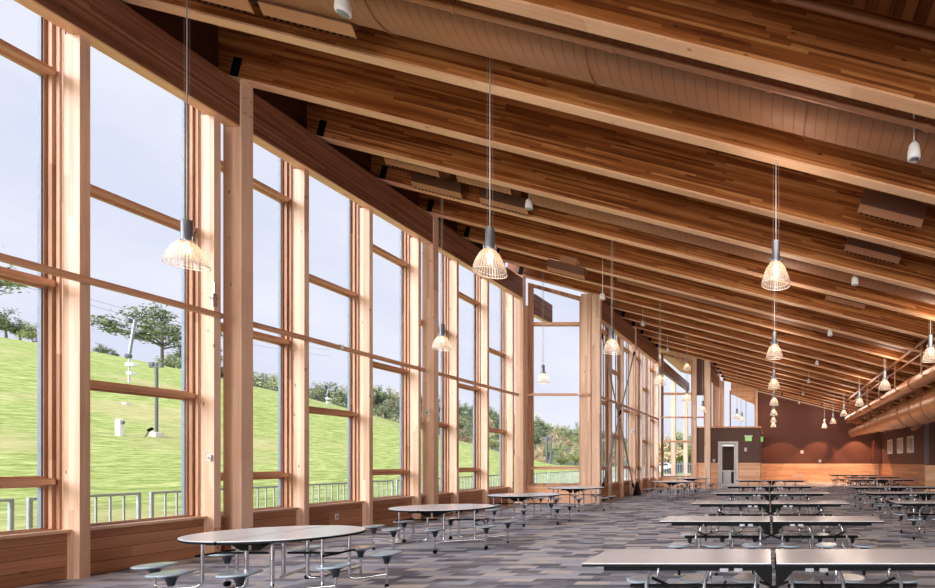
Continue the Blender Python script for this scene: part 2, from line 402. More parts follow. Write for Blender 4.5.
def wall_line(xc, ys, types, side, col_ks, q=1.0):
    """xc: inner face of columns. posts at 7.57+1.533k"""
    xp = xc - .12; xs = xc - .27
    zt = lambda y: GB(y) + .55
    off = 0.0 if xc == W1 else (-.25 * (xc - W1))               # girders drop with the roof slope
    for i, y in enumerate(ys):
        post_no[0] += 1
        o = MB().box(xp - .225 * q, xp, y, y + .095, 0, GB(y) + off - .003).build('window_post', M['column_x'])
        tag(o, 'slim mullion post of the %s glazed wall, %s from near end' % (side, ORD[i]), 'post', 'slim mullion posts of the %s glazed wall' % side)
        if i + 1 < len(ys):
            y1 = ys[i + 1]
            tp = types[i]
            window_y(xp, q, y + .1, y1 - .005, tp, lambda q: GB(q) + off + .5)
            # sill and plank apron
            n = win_no[0]
            tag(MB().box(xs - .24, xs - .02, y + .1, y1 - .005, 0, .64).build('wall_%s' % ('left' if xc == W1 else 'left_far'), M['wains_y']), kind='structure')
            tag(MB().box(xs - .24, xs + .045, y + .1, y1 - .005, .635, .675).build('trim_%d' % n, M['sill']), kind='structure')
    # columns with steel base
    for j, k in enumerate(col_ks):
        y = COLY[k + 3]
        c = empty('timber_column', (0, 0, 0), label='thick timber column of the %s glazed wall, %s from its near end' % (side, ORD[j]), cat='column', group='thick columns of the %s glazed wall' % side)
        MB().bbox(xc - .32, xc, y, y + .19, .02, B(xc - .16, y) - .01, .006).build('shaft', M['column'], c)
        MB().box(xc - .19, xc - .17, y - .012, y - .001, .02, .38).build('base_plate', M['steel'], c)
        b = MB()
        for zz in (.3, .42):
            for yy in (.05, .14): b.tube([(xc - .005, y + yy, zz), (xc + .015, y + yy, zz)], .012, 8)
        for zz in (7.75, 8.02) if xc == W1 else (7.1, 7.35):
            for yy in (.05, .14): b.tube([(xc - .005, y + yy, zz), (xc + .012, y + yy, zz)], .012, 8)
        build_each(b, 'bolt', M['steel'], c)
    # girders between columns, rails between columns
    cy = [COLY[k + 3] for k in col_ks]
    for j in range(len(cy) - 1):
        a, b = cy[j] + .195, cy[j + 1] - .005
        gird_no[0] += 1
        g = empty('wall_girder', (0, 0, 0), label='deep timber girder over the %s glazed wall, %s span from the near end' % (side, ORD[j]), cat='girder', group='girders of the %s glazed wall' % side)
        z0, z1 = GB(a) + off, GB(b) + off; x0, x1 = xc - .25, xc - .02
        MB().hexa([(x0, a, z0 + .02), (x1, a, z0 + .02), (x1, b, z1 + .02), (x0, b, z1 + .02), (x0, a, z0 + .76), (x1, a, z0 + .76), (x1, b, z1 + .76), (x0, b, z1 + .76)]).build('girder_body', M['girder'], g)
        MB().hexa([(x0, a, z0), (x1, a, z0), (x1, b, z1), (x0, b, z1), (x0, a, z0 + .02), (x1, a, z0 + .02), (x1, b, z1 + .02), (x0, b, z1 + .02)]).build('girder_underside', M['girder_lit'], g)
        r = empty('shade_rail', (0, 0, 0), label='brown rail on the %s glazed wall, %s span from near end' % (side, ORD[j]), cat='rail', group='horizontal rails of the %s glazed wall' % side)
        zr = 4.04
        if xc == W1: b -= .22
        MB().bbox(xc - .139, xc - .04, a + .01, b - .01, zr, zr + .09, .012).build('bar', M['frame_h'], r)
        build_each(MB().box(xc - .135, xc - .035, a, a + .012, zr - .005, zr + .095).box(xc - .135, xc - .035, b - .012, b, zr - .005, zr + .095), 'end_plate', M['steel'], r)
        m_ = (a + b) / 2 - .35
        if j == 3 or xc != W1: MB().bbox(xc - .135, xc - .03, m_ - .05, m_ + .05, zr - .005, zr + .1, .01).build('joint_clamp', M['steel'], r)
    # blocking panels between girder and roof
    y0, y1 = (ys[0], ys[-1])
    def zz(y): return B(xc - .3, y) + BD
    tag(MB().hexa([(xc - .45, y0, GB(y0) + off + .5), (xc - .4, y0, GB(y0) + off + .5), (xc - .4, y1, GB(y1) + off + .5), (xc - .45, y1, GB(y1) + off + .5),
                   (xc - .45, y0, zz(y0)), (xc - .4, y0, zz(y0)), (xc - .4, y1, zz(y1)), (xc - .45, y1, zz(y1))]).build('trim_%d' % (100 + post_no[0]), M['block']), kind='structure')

wall_line(W1, [7.61 + PSP * k for k in range(-6, 7)], 'ABABABABABAB', 'left', [-3, -2, -1, 0, 1, 2])
wall_line(W2, [17.42, 18.6, 20.1, 21.62, 23.15, 24.65, 26.115], 'ABAABA', 'middle', [2, 3, 4], .6)

# ------------------------------------------------------------------ return glass walls facing the camera
def window_x(y, x0, x1, bars, z0a, z1a, mull=(), zb=.67):
    win_no[0] += 1
    w = empty('window_%d' % win_no[0], (0, 0, 0), kind='structure')
    f = MB()
    for (ya, st) in ((y + .0, .05), (y + .07, .09), (y + .14, .12)):
        f.box(x0, x0 + st, ya, ya + .065, zb, z0a); f.box(x1 - st, x1, ya, ya + .065, zb, z1a)
        f.box(x0 + st, x1 - st, ya, ya + .065, zb, zb + st * .7)
        f.hexa([(x0 + st, ya, z0a - st), (x1 - st, ya, z1a - st), (x1 - st, ya + .065, z1a - st), (x0 + st, ya + .065, z0a - st),
                (x0 + st, ya, z0a), (x1 - st, ya, z1a), (x1 - st, ya + .065, z1a), (x0 + st, ya + .065, z0a)])
    f.build('frame', M['frame'], w)
    zs = [zb + .08] + list(bars)
    for z in bars:
        MB().box(x0 + .1, x1 - .1, y + .04, y + .22, z - .06, z + .06).build('transom', M['frame_hx'], w)
    for i, z in enumerate(zs):
        a = z + .06 if i else z - .02
        e0, e1 = (zs[i + 1] - .06,) * 2 if i + 1 < len(zs) else (z0a - .1, z1a - .1)
        MB().hexa([(x0 + .1, y + .2, a), (x1 - .1, y + .2, a), (x1 - .1, y + .212, a), (x0 + .1, y + .212, a),
                   (x0 + .1, y + .2, e0), (x1 - .1, y + .2, e1), (x1 - .1, y + .212, e1), (x0 + .1, y + .212, e0)]).build('pane', M['glass'], w)
    return w
YR = 17.32
window_x(YR, -9.24, -7.2, (1.35, 6.92), B(-9.2, YR) - .12, B(-7.2, YR) - .14)
tag(MB().box(-6.81, -6.69, YR + .1, YR + .112, .68, 7.6).build('window_99', M['glass']), kind='structure')
tag(MB().box(-9.5, -6.7, YR, YR + .25, 0, .64).build('wall_return', M['wains_x']), kind='structure')
tag(MB().box(-9.5, -6.7, YR - .05, YR + .25, .64, .68).build('trim_200', M['sill_x']), kind='structure')
o = MB().box(-7.17, -6.80, YR - .07, YR + .06, 0, B(-7, YR) - .02).build('window_post', M['column']); tag(o, 'broad pale post at the right edge of the near return window', 'post')
o = MB().box(-9.47, -9.25, YR - .02, YR + .14, 0, 7.6).build('window_post', M['column_x']); tag(o, 'post in the corner where the left glazed wall meets the return window', 'post')
r = empty('shade_rail', label='horizontal rail across the near return window', cat='rail')
MB().bbox(-9.2, -6.8, YR - .17, YR - .08, 4.11, 4.2, .012).build('bar', M['frame_hx'], r)
MB().box(-7.25, -7.15, YR - .18, YR - .07, 4.1, 4.21).build('joint_clamp', M['steel'], r)
# girder stub running on outside, seen through the top of the return window
g = empty('girder_stub', label='girder end outside, seen through the top of the near return window', cat='girder')
MB().hexa([(-9.3, 17.6, 7.35), (-9.1, 17.6, 7.35), (-9.1, 19.0, 7.4), (-9.3, 19.0, 7.4), (-9.3, 17.6, 8.15), (-9.1, 17.6, 8.15), (-9.1, 19.0, 8.2), (-9.3, 19.0, 8.2)]).build('girder_body', M['girder'], g)
MB().hexa([(-9.3, 17.6, 7.32), (-9.1, 17.6, 7.32), (-9.1, 19.0, 7.37), (-9.3, 19.0, 7.37), (-9.3, 17.6, 7.349), (-9.1, 17.6, 7.349), (-9.1, 19.0, 7.399), (-9.3, 19.0, 7.399)]).build('girder_underside', M['girder_lit'], g)

YR2 = 26.45
window_x(YR2, -6.3, -4.42, (2.78, 5.6), B(-6.3, YR2) - .15, B(-4.42, YR2) - .15)
tag(MB().box(-6.6, -4.4, YR2, YR2 + .25, 0, .64).build('wall_return_far', M['wains_x']), kind='structure')
tag(MB().box(-6.6, -4.4, YR2 - .05, YR2 + .25, .64, .68).build('trim_201', M['sill_x']), kind='structure')
o = MB().box(-4.42, -4.2, YR2 - .06, YR2 + .1, 0, B(-4.3, YR2) - .02).build('window_post', M['column']); tag(o, 'timber post between the far return window and the brown vestibule wall', 'post')
r = empty('shade_rail', label='horizontal rail across the far return window', cat='rail')
MB().bbox(-6.3, -3.4, YR2 - .17, YR2 - .08, 4.14, 4.23, .012).build('bar', M['frame_hx'], r)
MB().box(-4.36, -4.28, YR2 - .18, YR2 - .06, 4.13, 4.24).build('joint_clamp', M['steel'], r)

# column of the third line, standing in front of the vestibule
c = empty('timber_column', label='thick timber column in front of the brown vestibule wall beside the white door', cat='column')
MB().bbox(W3 - .34, W3, 25.95, 26.15, .02, B(W3 - .16, 25.95) - .01, .006).build('shaft', M['column'], c)
MB().box(W3 - .2, W3 - .17, 25.935, 25.949, .02, .38).build('base_plate', M['steel'], c)
for y in (30.9, 34.1):
    c = empty('timber_column', label='timber column of the upper clerestory, %s the vestibule roof' % ('standing midway behind' if y < 32 else 'at the far end behind'), cat='column')
    MB().bbox(W3 - .32, W3, y, y + .19, 3.7, B(W3 - .16, y) - .01, .006).build('shaft', M['column'], c)
# girder along third line
g = empty('wall_girder', label='timber girder above the clerestory behind the vestibule', cat='girder')
zz0, zz1 = 6.55, 6.75
MB().hexa([(W3 - .25, 26.2, zz0), (W3 - .02, 26.2, zz0), (W3 - .02, 30.89, zz1), (W3 - .25, 30.89, zz1), (W3 - .25, 26.2, zz0 + .6), (W3 - .02, 26.2, zz0 + .6), (W3 - .02, 30.89, zz1 + .6), (W3 - .25, 30.89, zz1 + .6)]).build('girder_body', M['girder'], g)
tag(MB().box(-4.19, -3.68, 26.5, 26.58, 5.5, 7.9).build('wall_clerestory', M['brown']), kind='structure')
tag(MB().hexa([(W3 - .44, 26.6, 7.3), (W3 - .36, 26.6, 7.3), (W3 - .36, 34.5, 7.3), (W3 - .44, 34.5, 7.3), (W3 - .44, 26.6, B(W3, 26.6) + BD), (W3 - .36, 26.6, B(W3, 26.6) + BD), (W3 - .36, 34.5, B(W3, 34.5) + BD), (W3 - .44, 34.5, B(W3, 34.5) + BD)]).build('trim_300', M['brown']), kind='structure')
# clerestory side wall: dark panel then windows
tag(MB().box(W3 - .45, W3 - .35, 26.5, 29.0, 3.72, 7.5).build('wall_clerestory', M['brown']), kind='structure')
for (a, b) in ((29.1, 30.8), (31.2, 32.6), (32.7, 34.0)):
    win_no[0] += 1
    w = empty('window_%d' % win_no[0], kind='structure')
    MB().box(W3 - .45, W3 - .33, a, a + .1, 3.75, 7.3).box(W3 - .45, W3 - .33, b - .1, b, 3.75, 7.3).box(W3 - .45, W3 - .33, a + .1, b - .1, 3.75, 3.85).box(W3 - .45, W3 - .33, a + .1, b - .1, 7.2, 7.3).build('frame', M['frame'], w)
    MB().box(W3 - .40, W3 - .388, a + .1, b - .1, 3.85, 7.2).build('pane', M['glass'], w)

# ------------------------------------------------------------------ vestibule
YV = 26.5; XV0, XV1 = -4.2, -.46; ZV = 3.66
dx0, dx1, dz = -2.94, -1.76, 2.78
def vest(z0, z1, mat, nm):
    m = MB()
    m.box(XV0, dx0, YV, YV + .12, z0, min(z1, 9)); m.box(dx1, XV1, YV, YV + .12, z0, z1)
    if z1 > dz: m.box(dx0, dx1, YV, YV + .12, dz, z1)
    m.box(XV1 - .12, XV1, YV + .12, 34.4, z0, z1)
    return tag(m.build(nm, mat), kind='structure')
vest(0, 1.52, M['wains_x'], 'wall_vestibule_lower')
vest(1.52, ZV - .08, M['brown'], 'wall_vestibule_upper')
tag(MB().box(XV0, XV1 + .06, YV - .06, 34.4, ZV - .08, ZV).build('trim_202', M['wains_x']), kind='structure')
# door
d = empty('door_1', (0, 0, 0), kind='structure')
MB().box(dx0, dx0 + .12, YV - .04, YV + .14, 0, dz).box(dx1 - .12, dx1, YV - .04, YV + .14, 0, dz).box(dx0 + .12, dx1 - .12, YV - .04, YV + .14, dz - .12, dz).build('door_frame', M['door_paint'], d)
lf = MB()
a0, a1 = dx0 + .14, dx1 - .14
lf.box(a0, a0 + .1, YV, YV + .06, .02, dz - .14).box(a1 - .1, a1, YV, YV + .06, .02, dz - .14).box(a0 + .1, a1 - .1, YV, YV + .06, dz - .3, dz - .14).box(a0 + .1, a1 - .1, YV, YV + .06, .02, .3).box(a0 + .1, a1 - .1, YV, YV + .06, 1.0, 1.08)
lf.build('door_leaf', M['door_paint'], d)
MB().box(a0 + .1, a1 - .1, YV + .025, YV + .035, .3, dz - .3).build('door_glass', M['glass'], d)
MB().tube([(a1 - .06, YV - .05, .9), (a1 - .06, YV - .05, 1.25)], .015).box(a1 - .08, a1 - .04, YV - .06, YV, .9, .94).build('door_handle', M['steel'], d)
MB().bbox(a0 + .15, a1 - .1, YV - .06, YV, dz - .28, dz - .2, .01).build('door_closer', M['steel'], d)
# white block standing in for a poster reflected in the door glass
t = tag(MB().bbox(-2.68, -2.2, YV + .3, YV + .7, 0.0, 1.08, .02).build('reflection_block', M['white']), 'white block standing in for a poster reflected in the vestibule door', 'stand-in')
tag(MB().box(XV0, XV1 - .12, YV + 2.4, YV + 2.5, 0, ZV - .1).build('wall_vestibule_back', M['brown']), kind='structure')

def text_mesh(txt, size, mat, name, parent, loc, rot=(PI / 2, 0, 0)):
    cu = bpy.data.curves.new(name, 'FONT'); cu.body = txt; cu.size = size; cu.extrude = .002; cu.align_x = 'CENTER'; cu.align_y = 'CENTER'
    tmp = bpy.data.objects.new('tmp_text', cu); COL.objects.link(tmp)
    dg = bpy.context.evaluated_depsgraph_get(); me = bpy.data.meshes.new_from_object(tmp.evaluated_get(dg))
    bpy.data.objects.remove(tmp)
    me.materials.clear(); me.materials.append(mat)
    o = bpy.data.objects.new(name, me); COL.objects.link(o); o.parent = parent; o.location = loc; o.rotation_euler = rot
    return o
e = empty('exit_sign', (-1.15, YV - .005, 2.86), label='green exit sign on the vestibule wall right of the door', cat='sign')
MB().bbox(-.24, .24, -.07, 0, .2, .28, .008).build('bracket', M['white'], e)
MB().bbox(-.2, .2, -.05, -.03, -.06, .2, .005).build('sign_panel', M['green'], e)
text_mesh('EXIT', .17, M['white'], 'lettering', e, (0, -.055, .07))
e = empty('exit_sign', (XV1 + .002, 27.6, 2.86), label='narrow green exit sign seen edge-on at the right corner of the vestibule', cat='sign')
MB().bbox(0, .16, -.03, .0, -.05, .24, .008).build('sign_panel', M['green'], e)
MB().box(0, .17, -.035, .005, .24, .27).build('bracket', M['white'], e)
def small_box(name, p, w, h, label, cat, axis='y', dp=.03, knob=True):
    e = empty(name, p, label=label, cat=cat)
    if axis == 'y':
        MB().bbox(-w / 2, w / 2, -dp, 0, -h / 2, h / 2, .006).build('cover', M['white'], e)
        if knob: MB().bbox(-w * .25, w * .25, -dp - .008, -dp, -h * .22, h * .22, .003).build('button', M['greyalu'], e)
    else:
        MB().bbox(0, dp, -w / 2, w / 2, -h / 2, h / 2, .006).build('cover', M['white'], e)
        if knob: MB().bbox(dp, dp + .008, -w * .25, w * .25, -h * .22, h * .22, .003).build('button', M['greyalu'], e)
small_box('wall_sensor', P(745.6, 449.5, YV), .14, .2, 'white box on the vestibule wall under the green exit sign', 'wall box')
small_box('light_switch', P(714, 460.5, YV), .12, .16, 'white switch on the vestibule wall just left of the door', 'switch')

# ------------------------------------------------------------------ back wall and right side
YB = 34.5
def zroof(x): return B(x, YB) + BD
def back(x0, x1, z0, z1a, z1b, mat, nm):
    return tag(MB().hexa([(x0, YB, z0), (x1, YB, z0), (x1, YB + .15, z0), (x0, YB + .15, z0), (x0, YB, z1a), (x1, YB, z1b), (x1, YB + .15, z1b), (x0, YB + .15, z1a)]).build(nm, mat), kind='structure')
back(-.46, 8.65, 0, 1.44, 1.44, M['wains_x'], 'wall_back_lower')
back(-.95, 8.65, 1.44, zroof(-.95), zroof(8.65), M['brown2'], 'wall_back')
back(-2.85, -.95, 7.05, zroof(-2.85), zroof(-.95), M['wains_x'], 'wall_back_header')
back(-2.85, -.95, 0, 3.7, 3.7, M['brown'], 'wall_back')
# clerestory facing the camera
win_no[0] += 1
w = empty('window_%d' % win_no[0], kind='structure')
zt = lambda x: 7.05 - (x + 2.85) * .5
build_each(MB().box(-2.95, -2.85, YB, YB + .12, 3.7, 7.05).box(-1.03, -.95, YB, YB + .12, 3.7, 7.05), 'frame', M['frame'], w)
MB().hexa([(-2.85, YB, 6.78), (-1.03, YB, 5.95), (-1.03, YB + .1, 5.95), (-2.85, YB + .1, 6.78), (-2.85, YB, 7.05), (-1.03, YB, 7.05), (-1.03, YB + .1, 7.05), (-2.85, YB + .1, 7.05)]).build('top_board', M['wains_x'], w)
build_each(MB().box(-1.72, -1.66, YB, YB + .1, 3.7, 6.3).box(-2.1, -2.08, YB, YB + .1, 3.7, 6.4), 'mullion', M['greyalu'], w)
MB().box(-2.85, -1.03, YB + .05, YB + .062, 3.7, 6.9).build('pane', M['glass'], w)
o = MB().box(-.98, -.78, YB - .2, YB - .02, 3.67, B(-.9, YB) - .02).build('window_post', M['column']); tag(o, 'timber post at the right end of the clerestory above the vestibule', 'post')
# bevelled timber strip where back wall meets the roof
o = MB().hexa([(-.9, YB - .06, B(-.9, YB) - .12), (8.5, YB - .06, B(8.5, YB) - .12), (8.5, YB - .005, B(8.5, YB) - .12), (-.9, YB - .005, B(-.9, YB) - .12), (-.9, YB - .06, B(-.9, YB) - .02), (8.5, YB - .06, B(8.5, YB) - .02), (8.5, YB - .005, B(8.5, YB) - .02), (-.9, YB - .005, B(-.9, YB) - .02)]).build('trim_203', M['sill_x']); tag(o, kind='structure')
# right side wall, its corner, and the wall that returns to the right
XS = 8.5
tag(MB().box(XS, XS + .15, 24.4, YB, 0, 1.44).build('wall_right_lower', M['wains_y']), kind='structure')
tag(MB().box(XS, XS + .15, 24.4, YB, 1.44, 4.7).build('wall_right', M['brown']), kind='structure')
tag(MB().box(XS, 12.5, 24.25, 24.4, 0, 1.4).build('wall_right_return_lower', M['wains_x']), kind='structure')
tag(MB().box(XS, 12.5, 24.25, 24.4, 1.4, 4.7).build('wall_right_return', M['brown2']), kind='structure')
tag(MB().box(XS - .08, XS + .14, 24.14, 24.24, 1.44, 4.7).build('trim_204', plain('corner_metal', (120, 104, 110), .3, .5)), kind='structure')
tag(MB().box(12.5, 12.65, -8, 24.4, 0, 4.2).build('wall_right', M['brown']), kind='structure')
o = MB().bbox(7.9, 8.48, 33.6, 34.45, 1.46, 3.2, .02)
for zz in (2.75, 2.9, 3.05): o.box(7.86, 8.48, 33.56, 34.45, zz, zz + .05)
tag(o.build('pilaster', M['brown2']), 'reddish brown pilaster in the back right corner left of the framed prints', 'pilaster')
for i, (a, b) in enumerate(((32.4, 30.6), (30.0, 27.9), (27.3, 25.6))):
    y0, y1 = b + .55, a - .1
    if i == 2: y0, y1 = 26.2, 27.4
    if i == 1: y0, y1 = 28.3, 29.5
    if i == 0: y0, y1 = 30.7, 31.9
    p = empty('framed_print', (XS, (y0 + y1) / 2, 2.62), label='%s of the three pale framed prints on the right side wall' % ('leftmost', 'middle', 'rightmost')[i], cat='picture', group='framed prints on the right wall')
    hw = (y1 - y0) / 2
    MB().bbox(-.05, -.001, -hw, hw, -.5, .5, .01).build('frame', M['white'], p)
    MB().box(-.056, -.05, -hw + .08, hw - .08, -.42, .42).build('print_sheet', M['print'], p)
    m = MB()
    for q in range(4): m.box(-.06, -.056, -hw + .16 + q * .26, -hw + .26 + q * .26, -.36 + .05 * q, .36)
    build_each(m, 'printed_band', M['brown2'], p)
for i, y in enumerate((32.3, 27.9)):
    e = empty('wall_light', (XS, y, 3.75), label='small brass wall light %s, washing the right side wall' % ('left of the framed prints', 'between the framed prints')[i], cat='lamp')
    MB().lathe([(.05, -.1), (.07, -.08), (.07, .08), (.05, .1)], 16, (-.12, 0, 0)).build('lamp_body', M['steel'], e)
    MB().box(-.1, 0, -.02, .02, -.02, .02).build('bracket', M['steel'], e)
    for s in (-1,):
        li = bpy.data.lights.new('spot', 'SPOT'); li.energy = 170; li.color = (1, .5, .2); li.spot_size = .75; li.spot_blend = .6; li.shadow_soft_size = .05
        lo = bpy.data.objects.new('wall_light_beam', li); COL.objects.link(lo); lo.parent = e; lo.location = (-.3, 0, -.05); lo.rotation_euler = (0, .2, 0)
for (px, py, w_, lab) in ((802, 452, .22, 'white box on back wall, the higher left one of the pair'), (820, 461, .2, 'white box on back wall, the lower right one of the pair'),
                          (796.5, 475.5, .16, 'white outlet on the pale wainscot of the back wall, left of two'), (800.8, 475.5, .16, 'white outlet on the pale wainscot of the back wall, right of two')):
    small_box('wall_box', P(px, py, YB), w_, w_, lab, 'wall box')
# lamps washing the back wall (hang from the roof in front of it)
for i, x in enumerate((1.0, 3.9, 6.7)):
    yl = YB - (B(x, 33) - .3 - 3.15) * math.tan(math.radians(38))
    e = empty('wall_wash_lamp', (x, yl, B(x, yl) - .18), label='small spot lamp under the roof washing the back wall, %s of three' % ('left', 'middle', 'right')[i], cat='lamp')
    MB().tube([(0, 0, -.04), (0, 0, .16)], .06, 12).tube([(0, 0, .16), (0, 0, 1.03)], .012, 6).build('lamp_body', M['brown'], e)
    li = bpy.data.lights.new('spot', 'SPOT'); li.energy = 900; li.color = (1, .6, .36); li.spot_size = math.radians(76); li.spot_blend = .06; li.shadow_soft_size = .05
    lo = bpy.data.objects.new('wash_light_beam', li); COL.objects.link(lo); lo.parent = e; lo.location = (0, 0, -.12)

# ------------------------------------------------------------------ pendants
def shade_profile():
    return [(.052, .0), (.075, -.012), (.105, -.05), (.135, -.10), (.162, -.16), (.184, -.22), (.199, -.28), (.208, -.33)]
pend_parts = {}
def pendant(x, y, zbot, label, power=55, top=None, glow=1.0, s=1.0):
    zbot += .045
    e = empty('pendant_lamp', (x, y, zbot), label=label, cat='pendant lamp', group='ribbed glass pendant lamps')
    H = .34 * s
    if not pend_parts:
        pr = shade_profile()
        m = MB(); n = 72
        rings = [[((r * (1 + (.012 if k % 2 else -.012))) * math.cos(2 * PI * k / n), (r * (1 + (.012 if k % 2 else -.012))) * math.sin(2 * PI * k / n), z) for k in range(n)] for r, z in pr]
        m.loft(rings, False, True)
        pend_parts['shade'] = m.build('glass_shade', M['shade']).data
        m = MB(); m.tube([(.208 * math.cos(a * PI / 18), .208 * math.sin(a * PI / 18), -.33) for a in range(37)], .006, 6, False)
        m.tube([(.18 * math.cos(a * PI / 18), .18 * math.sin(a * PI / 18), -.29) for a in range(37)], .003, 5, False)
        pend_parts['rim'] = m.build('rim', plain('glass_rim', (244, 238, 232), .15)).data
        m = MB().lathe([(.0, .30), (.05, .298), (.058, .285), (.058, .02), (.062, .0), (.05, -.012), (0, -.015)], 24, caps=False)
        pend_parts['housing'] = m.build('lamp_housing', M['greyalu']).data
        m = MB()
        m.tube([(-.085, 0, .0), (-.085, 0, .06)], .012, 8); m.tube([(-.08, 0, .03), (.08, 0, .03)], .006, 6); m.tube([(.085, 0, .0), (.085, 0, .06)], .012, 8)
        pend_parts['clip'] = m.build('clip', M['steel']).data
        m = MB().lathe([(.0, -.015), (.02, -.02), (.022, -.05), (.04, -.08), (.042, -.11), (.026, -.14), (.0, -.148)], 16, caps=False)
        pend_parts['bulb'] = m.build('bulb', M['bulb']).data
        for n_ in list(COL.objects):
            if n_.data in pend_parts.values() and n_.parent is None: bpy.data.objects.remove(n_)
    for k, nm in (('shade', 'glass_shade'), ('rim', 'shade_rim'), ('housing', 'lamp_housing'), ('clip', 'clip'), ('bulb', 'bulb')):
        o = bpy.data.objects.new(nm, pend_parts[k]); COL.objects.link(o); o.parent = e; o.location = (0, 0, .33); 
    zt_ = (top if top else B(x, y) + BD) - zbot
    MB().tube([(0, 0, .62), (0, 0, zt_ - .03)], .008, 6).build('cable', M['cable'], e)
    for q in (-.04, .04): MB().tube([(q, 0, .6), (q, 0, zt_ - .03)], .0014, 4).build('guy_wire', M['cable'], e)
    MB().lathe([(.03, zt_ - .06), (.05, zt_ - .03), (.05, zt_ - .002)], 16).build('ceiling_canopy', M['greyalu'], e)
    li = bpy.data.lights.new('bulb_light', 'POINT'); li.energy = 2.6; li.color = (1, .66, .42); li.shadow_soft_size = .045
    lo = bpy.data.objects.new('bulb_light', li); COL.objects.link(lo); lo.parent = e; lo.location = (0, 0, .14)
    li = bpy.data.lights.new('room_fill', 'POINT'); li.energy = power * (.22 if x < -3 else .45 if y < 10 else .7); li.color = (1, .84, .7); li.shadow_soft_size = .5  # unseen fill added in mid-air to brighten roof and room
    lo = bpy.data.objects.new('room_fill', li); COL.objects.link(lo); lo.parent = e; lo.location = (0, -.3, min(1.5, zt_ * .4))
    return e
DP = [6.45 + 4.62 * k for k in range(8)]
pend = []
def pp(px, py, d, lab, **k):
    p = P(px, py, d); pendant(p.x, p.y, p.z, lab, **k)
PR = 'ribbed glass pendant lamp, '
pp(187, 268, 6.3, PR + 'nearest one beside the left glazed wall')
pp(442, 351, 11.2, PR + 'second one beside the left glazed wall')
pp(543, 384, 15.8, PR + 'hanging in front of the near return window')
pp(490, 276, 6.3, PR + 'nearest one in front of the timber girder')
pp(612, 354.5, 11.07, PR + 'in front of the column ending the near return window')
pp(660, 386, 15.69, PR + 'third of its row, left of the far return window')
pp(687, 402, 20.3, PR + 'fourth of its row, in front of the far return window')
pp(702.8, 413, 24.9, PR + 'fifth of its row, in front of the column by the vestibule')
pp(776, 288, DP[0], PR + 'largest and nearest of the centre row over long tables')
pp(774.5, 359.5, DP[1], PR + 'second from the front of the centre row over long tables')
pp(774, 389.5, DP[2], PR + 'third from the front of the centre row over long tables')
pp(774, 406, DP[3], PR + 'fourth from the front of the centre row over long tables')
pp(773.8, 416, DP[4], PR + 'fifth from the front of the centre row over long tables')
pp(773.5, 423, DP[5], PR + 'sixth from the front of the centre row over long tables')
pp(773.3, 427.5, 33.0, PR + 'last of the centre row over long tables')
pp(930.5, 362.5, DP[1], PR + 'nearest of the right row beside the brown ducts')
pp(884.8, 390.5, DP[2], PR + 'second of the right row beside the brown ducts')
pp(859.4, 406.6, DP[3], PR + 'third of the right row beside the brown ducts')
pp(843.8, 416.8, DP[4], PR + 'fourth of the right row beside the brown ducts')
pp(833, 424, DP[5], PR + 'fifth of the right row beside the brown ducts')
pp(824.4, 428.4, 33.2, PR + 'last of the right row beside the brown ducts')
pp(687, 370.5, 24.2, PR + 'highest one, hanging near the roof left of the vestibule', power=25)
pp(737, 419.5, 28.2, PR + 'in front of the clerestory over the vestibule, left of two', power=25)
pp(742, 422, 31.0, PR + 'in front of the clerestory over the vestibule, right of two', power=25)

# ------------------------------------------------------------------ ceiling speakers
def speaker(px, py, d, lab, s=1.0):
    p = P(px, py, d)
    e = empty('ceiling_speaker', p, label=lab, cat='speaker', group='small white hanging loudspeakers')
    MB().lathe([(.0, .0), (.062, .002), (.074, .012), (.078, .03), (.074, .10), (.06, .17), (.035, .205), (0, .21)], 24, caps=False).build('speaker_body', M['white'], e)
    MB().lathe([(.0, -.003), (.058, -.002), (.058, .004)], 24, caps=False).build('grille', M['greyalu'], e)
    zt_ = B(p.x, p.y) + BD - p.z - .003
    MB().tube([(0, 0, .2), (0, 0, zt_)], .008, 8).build('stem', M['white'], e)
SL = 'small white hanging loudspeaker, '
speaker(343, 14, 5.3, SL + 'at the top edge of the photo left of the big duct')
speaker(914, 160, 5.4, SL + 'largest one at the upper right in front of the big duct')
speaker(529, 209, 9.8, SL + 'beside the air diffusers left of the second duct')
speaker(602.6, 300, 13.2, SL + 'above the column at the end of the near return window')
speaker(642.8, 326, 18.3, SL + 'above the middle glazed wall')
speaker(667.4, 352, 22.8, SL + 'small and far above the middle glazed wall')
for i, (px, py, d) in enumerate(((855, 285, 9.8), (830, 336, 14), (817, 365.5, 18.6), (808.7, 383, 23), (803, 395.5, 27.5), (799, 404, 31))):
    speaker(px, py, d, SL + '%s of the row right of the centre lamps' % (ORD[i] if i < 5 else 'last'))

# ------------------------------------------------------------------ ducts between the beams
def roof_duct(y, rad, zoff, x0, x1, label, rib=.16):
    z0 = B(x0, y) + zoff
    r = empty('spiral_duct', (x0, y, z0), label=label, cat='duct'); r.rotation_euler = (0, slope, 0)
    L = (x1 - x0) / math.cos(slope)
    MB().tube([(i * L / 20, 0, 0) for i in range(21)], rad, 36).build('duct_body', M['spiral'], r)
    m = MB()
    for i in range(1, int(L / 2.8)):
        x = i * 2.8; m.tube([(x, (rad + .012) * math.cos(a * PI / 12), (rad + .012) * math.sin(a * PI / 12)) for a in range(25)], .008, 5, False)
    build_each(m, 'hanger_strap', M['pipe'], r)
roof_duct(5.75, .37, .42, -7.6, 12, 'large brown spiral duct running between the two nearest visible roof beams')
roof_duct(10.32, .34, .46, -5.3, 12, 'brown spiral duct between roof beams beyond the first pendant lamps')
roof_duct(14.9, .3, .42, -4.9, 12, 'far brown spiral duct half hidden between the roof beams')
